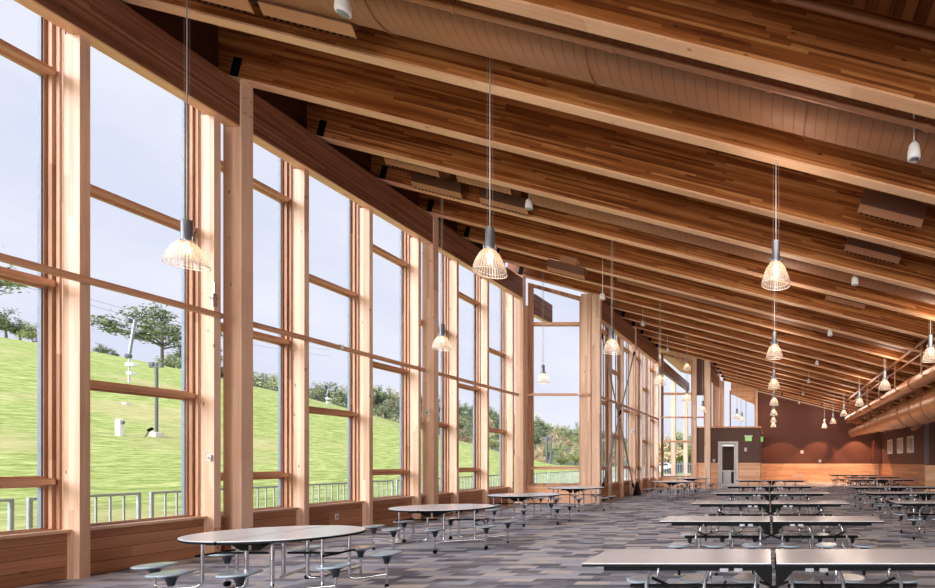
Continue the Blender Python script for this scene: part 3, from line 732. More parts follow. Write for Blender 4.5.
def roof_pipe(y, rad, zoff, x0, x1, label):
    r = empty('sprinkler_pipe', (x0, y, B(x0, y) + zoff), label=label, cat='pipe'); r.rotation_euler = (0, slope, 0)
    L = (x1 - x0) / math.cos(slope)
    MB().tube([(0, 0, 0), (L, 0, 0)], rad, 12).build('pipe_run', M['pipe'], r)
    m = MB()
    for i in range(1, int(L / 1.9)):
        m.tube([(i * 1.9 - .03, 0, 0), (i * 1.9 + .03, 0, 0)], rad * 1.25, 12)
        m.tube([(i * 1.9, 0, rad), (i * 1.9, 0, .42 - zoff + .3)], .008, 6)
    build_each(m, 'pipe_clamp', M['pipe'], r)
roof_pipe(5.24, .04, .06, -9.2, 12, 'thin brown sprinkler pipe just in front of the largest duct')
roof_pipe(4.66, .036, .55, -3.6, 12, 'brown pipe running across the face of the nearest visible roof beam')

def diffuser(x, y, zoff, L, label, flip=1):
    r = empty('air_diffuser', (x, y, B(x, y) + zoff), label=label, cat='air diffuser', group='brown slotted air diffusers between the roof beams'); r.rotation_euler = (0, slope, 0)
    h = L / 2
    MB().hexa([(-h, -.06, .06), (h, -.06, .06), (h, .02, .06), (-h, .02, .06), (-h, -.12, .27), (h, -.12, .27), (h, .12, .27), (-h, .12, .27)]).build('diffuser_body', M['duct_dark'], r)
    MB().hexa([(-h - .01, .03, -.03), (h + .01, .03, -.03), (h + .01, .045, -.03), (-h - .01, .045, -.03), (-h - .01, -.062, .058), (h + .01, -.062, .058), (h + .01, -.045, .058), (-h - .01, -.045, .058)]).build('diffuser_lip', M['duct'], r)
    m = MB(); n = int(L / .09); m.box(-h + .01, h - .01, .03, .034, -.036, -.03)
    for i in range(n): m.box(-h + .04 + i * (L - .08) / n, -h + .08 + i * (L - .08) / n, .03, .034, -.055, -.036)
    m.build('louvre', M['blacksteel'], r)
    MB().box(-h * .45, h * .45, -.06, .1, .27, .5).build('duct_neck', M['duct'], r)
def dif(px, py, d, L, lab):
    p = P(px, py, d); diffuser(p.x, d, p.z - B(p.x, d), L, lab)
DL = 'brown slotted air diffuser, '
dif(308, 22, 5.95, 1.25, DL + 'largest one left of the big duct')
dif(205, -3, 5.95, 1.25, DL + 'at the top edge above the pendant lamp by the windows')
dif(412, 168.5, 9.9, 1.2, DL + 'upper left of the group of four')
dif(437, 191, 10.72, 1.2, DL + 'lower left of the group of four')
dif(484, 186, 9.9, 1.2, DL + 'upper right of the group of four')
dif(504, 207, 10.72, 1.15, DL + 'lower right of the group of four, next to the loudspeaker')
dif(890, 217, 7.35, 1.05, DL + 'upper one at the right side of the photo')
dif(872, 255, 8.95, 1.1, DL + 'middle one at the right side of the photo')
dif(845, 303, 11.9, 1.05, DL + 'lower one at the right side of the photo')
dif(566, 274, 13.2, 1.1, DL + 'small one over the near return window')
for (px, py, d, lab) in ((895, 194, 7.35, 'upper'), (856, 238, 8.9, 'lower')):
    pass

# ------------------------------------------------------------------ big ducts on the right
e = empty('large_round_duct', label='large copper brown round duct with flanges along the right wall', cat='duct')
XD, ZD = 5.9, 3.6
segs = [(6.0, 12.0, .6), (12.0, 14.2, .6), (14.2, 15.6, .6), (15.6, 17.0, .58), (17.0, 18.6, .56), (18.6, 20.2, .54), (20.2, 21.8, .5), (21.8, 23.4, .46), (23.4, 25.0, .4), (25.0, 27.0, .37), (27.0, 29.0, .33), (29.0, 31.2, .29)]
m = MB(); fl = MB()
for (a, b, r) in segs:
    m.tube([(XD, a + .12, ZD), (XD, b - .02, ZD)], r, 32)
    fl.tube([(XD, a, ZD), (XD, a + .1, ZD)], r + .03, 32)
build_each(m, 'duct_section', M['duct2'], e); build_each(fl, 'flange', M['pipe'], e)
MB().tube([(XD, 31.2, ZD), (XD, 31.3, ZD)], .32, 32).build('end_cap', M['pipe'], e)
st = MB()
for y in (13.2, 18.0, 22.4, 26.3, 30): st.tube([(XD, y, ZD + .3), (XD, y, B(XD, y))], .02, 6)
build_each(st, 'hanger_rod', M['pipe'], e)
e = empty('upper_round_duct', label='slimmer brown round duct running above the large right duct', cat='duct')
XU, ZU = 4.9, 4.22
m = MB(); fl = MB()
for a in range(6, 26, 3):
    m.tube([(XU, a + .1, ZU), (XU, a + 2.98, ZU)], .22 if a < 18 else .19, 24); fl.tube([(XU, a, ZU), (XU, a + .09, ZU)], .245 if a < 18 else .215, 24)
m.tube(fillet([(XU, 26.9, ZU), (XU, 28.2, ZU), (XU + 1.0, 28.2, ZU - .1)], .5), .17, 20)
build_each(m, 'duct_section', M['duct2'], e); build_each(fl, 'flange', M['pipe'], e)
# branches and elbows between
for i, y in enumerate((12.6, 15.3, 17.6, 19.6, 21.8, 24.2, 26.4, 29.4)):
    e = empty('duct_branch', label='brown elbow branch between the two right ducts, %s from the camera' % ORD[i], cat='duct', group='elbow branches between the right ducts')
    r = .15 if i % 2 else .2
    MB().tube(fillet([(XU + .22, y, ZU + .05), (XD - .05, y, ZU + .25 + .1 * (i % 2)), (XD + .05, y + .1, ZD + .5)], .35), r, 16).build('elbow', M['duct'], e)
    MB().tube([(XU + .24, y, ZU + .06), (XU + .32, y, ZU + .08)], r + .03, 16).build('collar', M['pipe'], e)
e = empty('medium_round_duct', label='dull brown round duct behind the large right duct near the wall', cat='duct')
MB().tube([(6.9, 6, 3.86), (6.9, 30.5, 4.1)], .22, 20).tube(fillet([(6.9, 22, 3.9), (7.8, 22, 3.8), (7.8, 24, 3.4)], .4), .2, 16).build('duct_body', M['duct'], e)
m = MB()
for y in range(8, 30, 3): zq = 3.86 + .24 * (y - 6) / 24.5; m.tube([(6.9, y, zq), (6.9, y + .08, zq)], .25, 20)
build_each(m, 'flange', M['pipe'], e)
# trapeze support rail
e = empty('pipe_rack', label='long brown pipe rack rail with drop hangers above the right ducts', cat='rack')
XR, ZR = 4.55, 5.12
m = MB().bbox(XR - .04, XR + .04, 5.5, 25.6, ZR - .05, ZR + .05, .01).bbox(XR + .12, XR + .18, 5.5, 25.3, ZR - .26, ZR - .2, .01)
m.tube(fillet([(XR, 25.55, ZR), (XR, 26.0, ZR), (XR, 26.0, ZR - .35)], .15), .04, 8)
build_each(m, 'rail', M['pipe'], e)
m = MB()
for y in (11.9, 13.3, 16.1, 18.4, 20.6, 22.8, 24.9):
    m.bbox(XR - .02, XR + .02, y, y + .05, ZR - .95, ZR - .05, .005); m.bbox(XR + .02, XR + .5, y, y + .05, ZR - .99, ZR - .95, .005)
    m.bbox(XR + .02, XR + .14, y, y + .05, ZR - .25, ZR - .2, .005)
    m.tube([(XR, y + .02, ZR + .05), (XR, y + .02, B(XR, y) + .02)], .012, 6)
build_each(m, 'drop_hanger', M['pipe'], e)

# ------------------------------------------------------------------ tables
def seat_meshes():
    s = MB().lathe([(0, -.012), (.14, -.012), (.16, -.004), (.165, .004), (.16, .011), (.14, .014)], 28)
    u = MB().lathe([(.026, -.13), (.03, -.10), (.045, -.05), (.085, -.028), (.14, -.0125)], 20)
    return s, u
ZT, ZS = .745, .425
def leg_path(lx, ly, sx, sy, low=.13):
    return fillet([(lx, ly, ZT - .05), (lx, ly, low), (sx, sy, low)], .09)
def add_stool(parent, sx, sy, i, caster):
    st = MB().tube([(sx, sy, .03), (sx, sy, ZS - .12)], .014, 10).build('stool', M['chrome'], parent)
    s, u = seat_meshes()
    o = s.build('seat', M['seat_light'], st, (sx, sy, ZS)); u.build('seat_cone', M['seat'], st, (sx, sy, ZS))
    if caster:
        MB().lathe([(.0, -.014), (.034, -.014), (.038, -.008), (.038, .008), (.034, .014), (0, .014)], 16, caps=False).build('caster', M['black'], st).location = (sx + .0, sy, .038)
        c = st.children[-1] if False else None
    else:
        MB().lathe([(.022, 0), (.024, .01), (.016, .035)], 12, (sx, sy, 0)).build('foot', M['black'], st)
    return st
def fix_casters():
    for o in COL.objects:
        if o.name.startswith('caster'): o.rotation_euler = (PI / 2, 0, PI / 2)

def make_long_table():
    r = empty('folding_stool_table'); W, Lh = .31, 1.615
    for s in (-1, 1):
        x0, x1 = (s * .022, s * Lh) if s > 0 else (-Lh, -.022)
        MB().bbox(x0, x1, -W, W, ZT - .008, ZT, .003).build('tabletop', M['top'], r)
        MB().bbox(x0 - (.0), x1, -W, W, ZT - .03, ZT - .0081, .004).build('edge_band', M['edge'], r)
        ap = MB()
        a, b = (s * .12, s * (Lh - .17)); a, b = min(a, b), max(a, b)
        for yy in (-W + .04, W - .05): ap.box(a, b, yy, yy + .014, ZT - .072, ZT - .031)
        for xx in (a, b - .014): ap.box(xx, xx + .014, -W + .054, W - .05, ZT - .072, ZT - .031)
        ap.build('apron', M['black'], r)
        bl = MB()
        for xx in (.45, .98): bl.tube([(s * xx, -W + .04, ZT - .058), (s * xx, -W + .03, ZT - .058)], .009, 8)
        build_each(bl, 'bolt', M['steel'], r)
        # centre hinge gusset with cross brace
        g = MB()
        for yy in (-W + .035, W - .045):
            g.add([(s * .015, yy, ZT - .031), (s * .20, yy, ZT - .031), (s * .15, yy, ZT - .09), (s * .06, yy, ZT - .19), (s * .015, yy, ZT - .19),
                   (s * .015, yy + .01, ZT - .031), (s * .20, yy + .01, ZT - .031), (s * .15, yy + .01, ZT - .09), (s * .06, yy + .01, ZT - .19), (s * .015, yy + .01, ZT - .19)],
                  [(0, 1, 2, 3, 4), (9, 8, 7, 6, 5), (0, 5, 6, 1), (1, 6, 7, 2), (2, 7, 8, 3), (3, 8, 9, 4), (4, 9, 5, 0)])
        build_each(g, 'hinge_gusset', M['blacksteel'], r)
        MB().tube([(s * .12, -W + .025, ZT - .16), (-s * .13, -W + .025 + s * .012, ZT - .26)], .012, 8).build('cross_brace', M['blacksteel'], r)
        # support bar for stools
        MB().tube([(s * .13, 0, .47), (s * 1.3, 0, .47)], .019, 10).tube([(s * .45, -.14, .47), (s * .45, .14, .47)], .014, 8).build('support_bar', M['black'], r)
        MB().tube([(s * .95, -.02, .48), (s * 1.1, -.02, .55)], .014, 8).build('folding_strut', M['blacksteel'], r)
        for (lx, sx) in ((.16, .26), (.60, .78), (1.10, 1.30)):
            for t in (-1, 1):
                sy = t * .43
                MB().tube(fillet([(s * (lx - .05), t * .24, ZT - .07), (s * lx, t * .2, ZT - .17), (s * lx, t * .19, .14), (s * sx, sy, .14)], .07), .017, 10).build('leg', M['chrome'], r)
                add_stool(r, s * sx, sy, 0, lx != .60)
    for s in (-1, 1):
        MB().tube([(s * .6, -.19, .3), (s * .6, .19, .3)], .013, 8).tube([(s * 1.1, -.19, .3), (s * 1.1, .19, .3)], .013, 8).build('cross_tube', M['chrome'], r)
        m = MB()
        for xx in (.3, .42): m.box(s * xx - .035, s * xx + .035, -W + .01, -W + .03, ZT - .075, ZT - .045)
        build_each(m, 'latch', M['steel'], r)
    return r
def make_oval_table():
    r = empty('oval_stool_table'); A, Bq = .9, .62
    def half(s, k, z0, z1, ins=0):
        m = MB(); n = 28; pts = []
        for i in range(n + 1):
            t = -PI / 2 + PI * i / n
            pts.append((s * max(.016, (A - ins) * math.cos(t)), (Bq - ins) * math.sin(t)))
        if s < 0: pts.reverse()
        return m.loft([[(x * (1 if q in (1, 2) else .994), y * (1 if q in (1, 2) else .994), z) for x, y in pts] for q, z in enumerate((z0, z0 + .004, z1 - .003, z1))], True)
    for s in (-1, 1):
        half(s, 0, ZT - .01, ZT).build('tabletop', M['top_oval'], r)
        half(s, 0, ZT - .034, ZT - .0101).build('edge_band', M['edge'], r)
        MB().box(min(s * .03, s * .30), max(s * .03, s * .30), -.46, .46, ZT - .07, ZT - .035).build('apron', M['black'], r)
        m = MB()
        for t in (-1, 1):
            m.add([(s * .02, t * .3, ZT - .035), (s * .3, t * .3, ZT - .035), (s * .1, t * .3, ZT - .16), (s * .02, t * .3, ZT - .16), (s * .02, t * .29, ZT - .035), (s * .3, t * .29, ZT - .035), (s * .1, t * .29, ZT - .16), (s * .02, t * .29, ZT - .16)],
                  [(0, 1, 2, 3), (7, 6, 5, 4), (0, 4, 5, 1), (1, 5, 6, 2), (2, 6, 7, 3), (3, 7, 4, 0)])
        build_each(m, 'hinge_gusset', M['blacksteel'], r)
        MB().tube([(s * .12, 0, .5), (s * .74, 0, .5)], .014, 8).tube([(s * .74, -.2, .5), (s * .74, .2, .5)], .012, 8).build('support_bar', M['black'], r)
        MB().tube([(s * .14, -.22, ZT - .1), (s * .45, -.1, ZT - .05)], .011, 8).build('folding_strut', M['steel'], r)
        for (lx, ly, sx, sy, cs) in ((.15, .2, .36, .70, True), (.70, .17, 1.02, .34, False)):
            for t in (-1, 1):
                MB().tube(fillet([(s * lx, t * ly, ZT - .036), (s * lx, t * ly, .15), (s * (lx + .1), t * (ly + .05), .14), (s * sx, t * sy, .16)], .1), .019 if lx < .5 else .016, 10).build('leg', M['chrome'], r)
                add_stool(r, s * sx, t * sy, 0, (t < 0) == (s > 0))
        MB().tube([(s * .36, -.70, .2), (s * .72, -.50, .2), (s * 1.02, -.34, .2)], .012, 8).build('low_tie', M['chrome'], r)
    return r
LT = make_long_table(); OT = make_oval_table(); fix_casters()
def place(proto, first, x, y, label, cat, group, rz=0):
    o = proto if first else copy_tree(proto)
    o.location = (x, y, 0); o.rotation_euler.z = rz
    tag(o, label, cat, group); return o
G1 = 'long folding tables with attached stools'
for i, (y, w) in enumerate(((4.09, 'nearest of the centre row, cut by the bottom edge'), (6.76, 'second from the camera in the centre row'), (9.48, 'third from the camera in the centre row'),
                            (12.4, 'fourth from the camera in the centre row'), (15.85, 'fifth from the camera in the centre row'), (20.6, 'farthest of the centre row by the vestibule door'))):
    place(LT, i == 0, .05 if i < 5 else .17, y, 'long folding stool table, ' + w, 'table', G1)
for i, (x, y, w) in enumerate(((4.27, 9.6, 'nearest in the right column of tables'), (4.3, 12.5, 'second in the right column of tables'), (4.36, 15.35, 'third in the right column of tables'),
                               (5.45, 21.6, 'in the far right cluster, nearest of three'), (5.85, 25.2, 'in the far right cluster, middle one'), (5.55, 29.0, 'in the far right cluster, against the back wall'))):
    place(LT, False, x, y, 'long folding stool table, ' + w, 'table', G1)
G2 = 'oval tables with attached stools beside the windows'
for i, (x, y, w) in enumerate(((-5.9, 5.42, 'largest and nearest, beside the first column'), (-6.13, 8.5, 'second from the camera, below the slim column and white sensor'),
                               (-6.33, 11.7, 'third from the camera'), (-6.33, 14.9, 'fourth from the camera, at the near return window'),
                               (-4.1, 19.4, 'in the far pair left of the vestibule, nearer one'), (-3.95, 23.2, 'in the far pair left of the vestibule, farther one'))):
    place(OT, i == 0, x, y, 'oval stool table, ' + w, 'table', G2)

# ------------------------------------------------------------------ small things on the window wall
small_box('wall_sensor', (W1 - .16, 12.45 - .001, 2.95), .1, .14, 'small white sensor on the slim second column of the left glazed wall', 'sensor', 'y')
small_box('door_sensor', (W1 - .12 - .05, 7.61 - .001, 1.66), .06, .11, 'small white box on the mullion post left of the nearest column', 'sensor', 'y')
small_box('wall_outlet', (W1 - .27 - .018, 9.95, .38), .09, .13, 'white outlet in the plank wall behind the nearest oval table', 'outlet', 'x', .01)
small_box('wall_sensor', P(633, 431.5, 21.54), .16, .2, 'white sensor on a column of the middle glazed wall', 'sensor', 'y')
e = empty('window_winder', (W1 - .14, 7.62, 4.22), label='chrome window winder fitting on the post beside the nearest column', cat='fitting')
MB().bbox(0, .03, -.03, .03, .0, .22, .005).tube([(.03, 0, .12), (.09, -.02, .13), (.13, -.06, .10)], .011, 8).tube([(.02, .0, .22), (.02, 0, .42)], .012, 8).build('winder_body', M['chrome'], e)
MB().tube([(.13, -.06, .10), (.13, -.16, .10)], .013, 8).build('crank_grip', M['frame'], e)
# cross brace rods between the columns of the middle wall
for i, (a, b) in enumerate((((W2 - .03, 17.35, .55), (W2 - .03, 21.5, 6.85)), ((W2 - .08, 21.5, .35), (W2 - .08, 17.35, 6.6)))):
    e = empty('brace_rod', label='slanting steel brace rod in the middle glazed wall, %s' % ('leaning right at the top', 'leaning left at the top'), cat='brace') if False else empty('brace_rod', label='slanting steel brace rod in the middle glazed wall, leaning %s towards the top' % ('away', 'nearer')[i], cat='brace')
    A_, B_ = Vector(a), Vector(b); m = MB(); m.tube([A_, B_], .03, 10); m.build('rod', M['steel'], e)
    m = MB()
    for q in (0.02, .5, .98):
        c = A_.lerp(B_, q); dd = (B_ - A_).normalized() * .12; m.tube([c - dd, c + dd], .045, 10)
    build_each(m, 'turnbuckle', M['blacksteel'], e)
e = empty('steel_shoe', (W2 + .15, 21.3, 0), label='dark steel brace shoe at the foot of a middle wall column', cat='brace')
MB().hexa([(-.12, -.25, .04), (.14, -.25, .04), (.14, .2, .04), (-.12, .2, .04), (-.04, -.08, .62), (.04, -.08, .62), (.04, .1, .62), (-.04, .1, .62)]).build('shoe_plate', M['blacksteel'], e)
MB().bbox(-.14, .16, -.27, .22, 0, .04, .005).build('base_plate', M['black'], e)

# ------------------------------------------------------------------ porch beyond the far return window
tag(MB().hexa([(-7.2, 26.8, B(-7.2, 26.8) + .2), (-3.85, 26.8, B(-3.85, 26.8) + .2), (-3.85, 37, B(-3.85, 37) + .2), (-7.2, 37, B(-7.2, 37) + .2),
               (-7.2, 26.8, B(-7.2, 26.8) + .4), (-3.85, 26.8, B(-3.85, 26.8) + .4), (-3.85, 37, B(-3.85, 37) + .4), (-7.2, 37, B(-7.2, 37) + .4)]).build('ceiling_porch', M['soffit']), kind='structure')
for i, y in enumerate((30.9, 35.5)):
    c = empty('timber_column', label='timber porch column outside the far return window, %s one' % ('nearer left', 'farther right')[i], cat='column')
    MB().bbox(-6.67, -6.35, y, y + .22, .0, 7.1, .006).build('shaft', M['column'], c)
    MB().box(-6.7, -6.32, y - .03, y + .25, 0, .3).build('base_plate', M['steel'], c)
g = empty('wall_girder', label='porch girder outside the far return window', cat='girder')
MB().hexa([(-6.62, 27, 7.1), (-6.38, 27, 7.1), (-6.38, 36.5, 7.3), (-6.62, 36.5, 7.3), (-6.62, 27, 7.75), (-6.38, 27, 7.75), (-6.38, 36.5, 7.95), (-6.62, 36.5, 7.95)]).build('girder_body', M['girder'], g)
tag(MB().box(-9.5, -3.5, 26.8, 40, -.2, 0.0).build('floor_porch', M['concrete']), kind='structure')

# ------------------------------------------------------------------ terrain
HT = [(-200, 11.3), (35, 11.3), (40, 11.4), (46, 10.6), (52, 10.1), (59, 9.2), (69, 7.8), (82, 5.9), (94, 3.6), (104, 2.0), (112, 1.1), (125, .5), (140, .2), (170, .2), (500, .2)]
def Hd(y):
    for (a, u), (b, v) in zip(HT, HT[1:]):
        if y <= b: return u + (v - u) * max(0, (y - a)) / (b - a)
    return .2
def ground(x, y):
    x0 = 14.5 + 27 * min(1, max(0, (y - 45) / 45)); t = min(1, max(0, (-x0 - x) / (60 - x0))); s = t * t * (3 - 2 * t) * .35 + t * .65
    bump = .22 * mnoise.noise(Vector((x * .09, y * .09, 0))) * min(1, t * 6)
    return Hd(y) * s + bump - .02
m = MB(); xs = [-10.3, -12, -13.5, -14.5] + [-15.5 - i * 1.5 for i in range(33)] + [-66, -70, -80, -100, -140, -200, -300]
ys = [-60, -40, -20, -10] + [-6 + 2 * i for i in range(60)] + [120, 130, 145, 160, 180, 210, 250, 300]
vs = [(x, y, ground(x, y)) for y in ys for x in xs]; nx = len(xs)
fs = [(j * nx + i, (j + 1) * nx + i, (j + 1) * nx + i + 1, j * nx + i + 1) for j in range(len(ys) - 1) for i in range(nx - 1)]
m.add(vs, [tuple(reversed(f)) for f in fs], True)
# flat lawn past the far end of the building
def flat(x0, x1, y0, y1):
    m.add([(x0, y0, -.03), (x1, y0, -.03), (x1, y1, -.03), (x0, y1, -.03)], [(0, 1, 2, 3)])
flat(-10.3, 200, 40, 300); flat(-10.3, -3.5, 17.6, 40)
tag(m.build('ground', M['grass']), kind='structure')

def ray_ground(px, py, dmax=160):
    d = 10.0
    while d < dmax:
        p = P(px, py, d)
        if p.z <= ground(p.x, p.y): return p
        d += .25
    return P(px, py, 60)
# wooded hill: ruled slope from foot to ridge
RID = [(180, 376, 95), (254, 388, 105), (309, 396, 117), (375, 401, 137), (430, 406, 158), (487, 418, 178), (532, 427, 190), (579, 437, 200), (640, 448, 215), (720, 456, 230)]
def ridge(u):
    t = u * (len(RID) - 1); i = min(int(t), len(RID) - 2); f = t - i
    a, b = RID[i], RID[i + 1]; q = [a[k] + (b[k] - a[k]) * f for k in range(3)]
    return P(*q)
def foot(u):
    p = ridge(u); k = .62 + .08 * u
    q = Vector((p.x * k, p.y * k, 0)); q.z = ground(q.x, q.y) - .6; return q
def hill(u, v):
    a, b = foot(u), ridge(u); p = a.lerp(b, v); p.z = a.z + (b.z - a.z) * (v ** 1.1); return p
m = MB(); NU, NV = 60, 12
m.add([hill(i / NU, j / NV) for j in range(NV + 1) for i in range(NU + 1)], [(j * (NU + 1) + i, j * (NU + 1) + i + 1, (j + 1) * (NU + 1) + i + 1, (j + 1) * (NU + 1) + i) for j in range(NV) for i in range(NU)], True)
tag(m.build('hillside', M['wild']), kind='structure')

# ------------------------------------------------------------------ trees
def tree_proto(seed, H, crown, mat, leaves, leaf, kind='round'):
    rnd = random.Random(seed); w_ = .035 if kind == 'round' else .02
    r = empty('tree')
    tr = MB(); tips = []
    base = H * (.28 if kind == 'round' else .45)
    tr.tube([(0, 0, -.5), (0, 0, base * .5), (rnd.uniform(-.2, .2), rnd.uniform(-.2, .2), base)], [H * w_, H * w_ * .8, H * w_ * .6], 8)
    def branch(p, d, L, rad, lvl):
        q = p + d * L; mid = p + d * L * .5 + Vector((rnd.uniform(-.1, .1), rnd.uniform(-.1, .1), rnd.uniform(0, .12))) * L
        tr.tube([p, mid, q], [rad, rad * .8, rad * .5], 5, False)
        tips.append((q, L)); tips.append((mid, L * .8))
        if lvl > 0:
            for _ in range(3):
                nd = (d + Vector((rnd.uniform(-1, 1), rnd.uniform(-1, 1), rnd.uniform(-.35, .7))) * .8).normalized()
                branch(q if rnd.random() < .6 else mid, nd, L * .62, rad * .55, lvl - 1)
    n = 7
    for i in range(n):
        a = 2 * PI * i / n + rnd.uniform(-.3, .3); zz = base * rnd.uniform(.75, 1.1)
        up = rnd.uniform(.25, 1.1) if kind == 'round' else rnd.uniform(.3, .75)
        branch(Vector((0, 0, zz)), Vector((math.cos(a), math.sin(a), up)).normalized(), crown * rnd.uniform(.38, .55), H * .013, 2)
    branch(Vector((0, 0, base)), Vector((0, 0, 1)), (H - base) * .5, H * .018, 2)
    tr.build('trunk', M['bark'], r)
    lf = MB()
    for _ in range(leaves):
        c, L = rnd.choice(tips)
        s = .42 * crown * (.5 if kind == 'round' else .36)
        p = c + Vector((rnd.gauss(0, s * .5), rnd.gauss(0, s * .5), rnd.gauss(0, s * (.45 if kind == 'round' else .18))))
        a = Vector((rnd.uniform(-1, 1), rnd.uniform(-1, 1), rnd.uniform(-.6, .6))).normalized(); b = a.cross(Vector((rnd.uniform(-1, 1), rnd.uniform(-1, 1), 1))).normalized()
        k = leaf * rnd.uniform(.6, 1.3)
        lf.add([p - a * k, p - b * k * .6, p + a * k, p + b * k * .6], [(0, 1, 2, 3)])
    lf.build('foliage', mat, r)
    return r
protos = [tree_proto(1, 9, 4.2, M['leaf_dark'], 1900, .26), tree_proto(2, 8, 4.0, M['leaf_mid'], 1900, .26), tree_proto(3, 8, 3.6, M['leaf_fall'], 1300, .24),
          tree_proto(4, 10, 4.4, M['leaf_dark'], 2300, .27), tree_proto(5, 7.5, 3.8, M['leaf_mid'], 1700, .26)]
used = set()
KN = ['dark green', 'mid green', 'pale autumn coloured', 'tall dark green', 'bushy green']
def put_tree(pi, p, s, label, group=None):
    o = protos[pi] if pi not in used else copy_tree(protos[pi]); used.add(pi)
    o.location = p; o.scale = (s,) * 3; o.rotation_euler.z = random.uniform(0, 6.28); tag(o, label, 'tree', group); return o
# forest on the far hill, in rows
cnt = 0
for j in range(8):
    v = j / 7.5; N = 26
    for i in range(N):
        u = (i + .5 * (j % 2) + random.uniform(-.25, .25)) / N
        if not 0 <= u <= 1: continue
        p = hill(u, min(1, max(0, v + random.uniform(-.05, .05)))); p.z -= .3
        near = v < .3
        pi = random.choice([2, 2, 4, 1, 0] if near or (u > .55 and v < .6 and random.random() < .6) else [0, 3, 1, 0, 3, 4, 1, 2])
        s = (.52 + .32 * u) * random.uniform(.85, 1.15)
        where = 'along the ridge of' if v > .8 else 'on the middle slope of' if v > .3 else 'at the foot of'
        put_tree(pi, p, s, '%s tree %s the wooded far hill' % (KN[pi], where), '%s trees %s the wooded far hill' % (KN[pi], where)); cnt += 1
for i in range(46):
    u = .3 + .7 * (i + random.uniform(-.2, .2)) / 46; p = hill(min(1, u), .97); p.z -= .5; pi = random.choice([0, 3, 1, 4, 0, 2])
    put_tree(pi, p, .62 * random.uniform(.8, 1.1), '%s tree on the skyline of the wooded far hill' % KN[pi], '%s trees on the skyline of the wooded far hill' % KN[pi])
# trees behind the grassy crest on the left
def crest_tree(pi, px, ybase, ytop, dd, lab, hp):
    x = (px - VX) / F
    d = dd; p = P(px, ybase, d); Hh = (ybase - ytop) * d / F
    o = put_tree(pi, p, Hh / hp, lab); o.scale = (o.scale[0],) * 3; return o
HP = [9.4, 8.4, 8.2, 10.2, 7.8]
for i, (px, yb, yt, d) in enumerate(((-12, 334, 303, 44), (6, 338, 308, 46), (20, 342, 316, 47), (33, 345, 322, 46), (46, 349, 326, 48), (57, 352, 322, 49), (102, 358, 342, 52), (112, 361, 348, 53))):
    crest_tree([0, 3, 0, 1, 3, 0, 0, 3][i], px, yb, yt, d, 'dark tree behind the grassy crest at the far left, %s from the left' % ORD[i], HP[[0, 3, 0, 1, 3, 0, 0, 3][i]])
big = tree_proto(11, 8.0, 5.0, M['leaf_dark'], 4200, .15, 'flat')
pb = P(162, 378, 47); big.location = pb; big.scale = (.98, .98, .98); tag(big, 'big spreading tree on the grassy crest seen between the first two posts', 'tree')
for i, (px, yb, yt, d) in enumerate(((183, 380, 338, 48), (196, 386, 334, 50), (172, 376, 350, 52), (208, 388, 345, 52))):
    crest_tree([3, 0, 4, 3][i], px, yb, yt, d, 'dark bushy tree right of the big spreading tree, %s from the left' % ORD[i], HP[[3, 0, 4, 3][i]])
near = tree_proto(12, 9, 5.0, M['leaf_dark'], 1700, .16, 'flat'); near.location = P(-34, 330, 40); near.scale = (1.0, 1.0, 1.0); tag(near, 'tree whose branch tips reach in at the left edge of the photo', 'tree')
for i, (px, yb, yt, d) in enumerate(((668, 470, 428, 75), (676, 470, 424, 80), (684, 470, 430, 78), (692, 470, 436, 85), (660, 470, 440, 90), (652, 468, 436, 95))):
    crest_tree([2, 4, 1, 0, 2, 3][i], px, yb, yt, d, 'tree seen through the far return window, %s in line' % ORD[i], HP[[2, 4, 1, 0, 2, 3][i]]).location.z = -.1

# ------------------------------------------------------------------ outdoor fence
FX = -13.25
def fence_proto():
    r = empty('fence_section'); L = 1.45; z = .95
    f = MB().bbox(-.025, .025, 0, .05, 0, z, .006).bbox(-.025, .025, L - .05, L, 0, z, .006).bbox(-.025, .025, .05, L - .05, z - .05, z, .006).bbox(-.02, .02, .05, L - .05, .1, .14, .006)
    f.build('frame', M['galv'], r)
    for i in range(6):
        y = .05 + (i + 1) * (L - .1) / 7
        MB().box(-.012, .012, y - .012, y + .012, .14, z - .05).build('baluster', M['galv'], r)
    return r
fp = fence_proto()
for i in range(30):
    o = fp if i == 0 else copy_tree(fp)
    y = 4.85 + i * 1.6
    o.location = (FX, y, ground(FX, y) + .02); tag(o, 'grey metal fence section outside the windows, %s from the near end' % ORD[i], 'fence', 'grey metal fence sections outside the windows')
for i in range(7):
    o = copy_tree(fp)
    o.location = (-15.2 + i * 1.6 + 1.5, 35, 0 + .12 * i); o.rotation_euler.z = -PI / 2; tag(o, 'pale fence section at the ramp outside, %s from the left' % ORD[i], 'fence', 'pale fence sections at the far ramp')
e = MB().hexa([(-15.4, 35.3, -.1), (-7.5, 35.3, -.1), (-7.5, 37, -.1), (-15.4, 37, -.1), (-15.4, 35.3, .0), (-7.5, 35.3, .6), (-7.5, 37, .6), (-15.4, 37, .0)]).build('concrete_ramp', M['concrete']); tag(e, 'pale concrete ramp beyond the near return window', 'ramp')

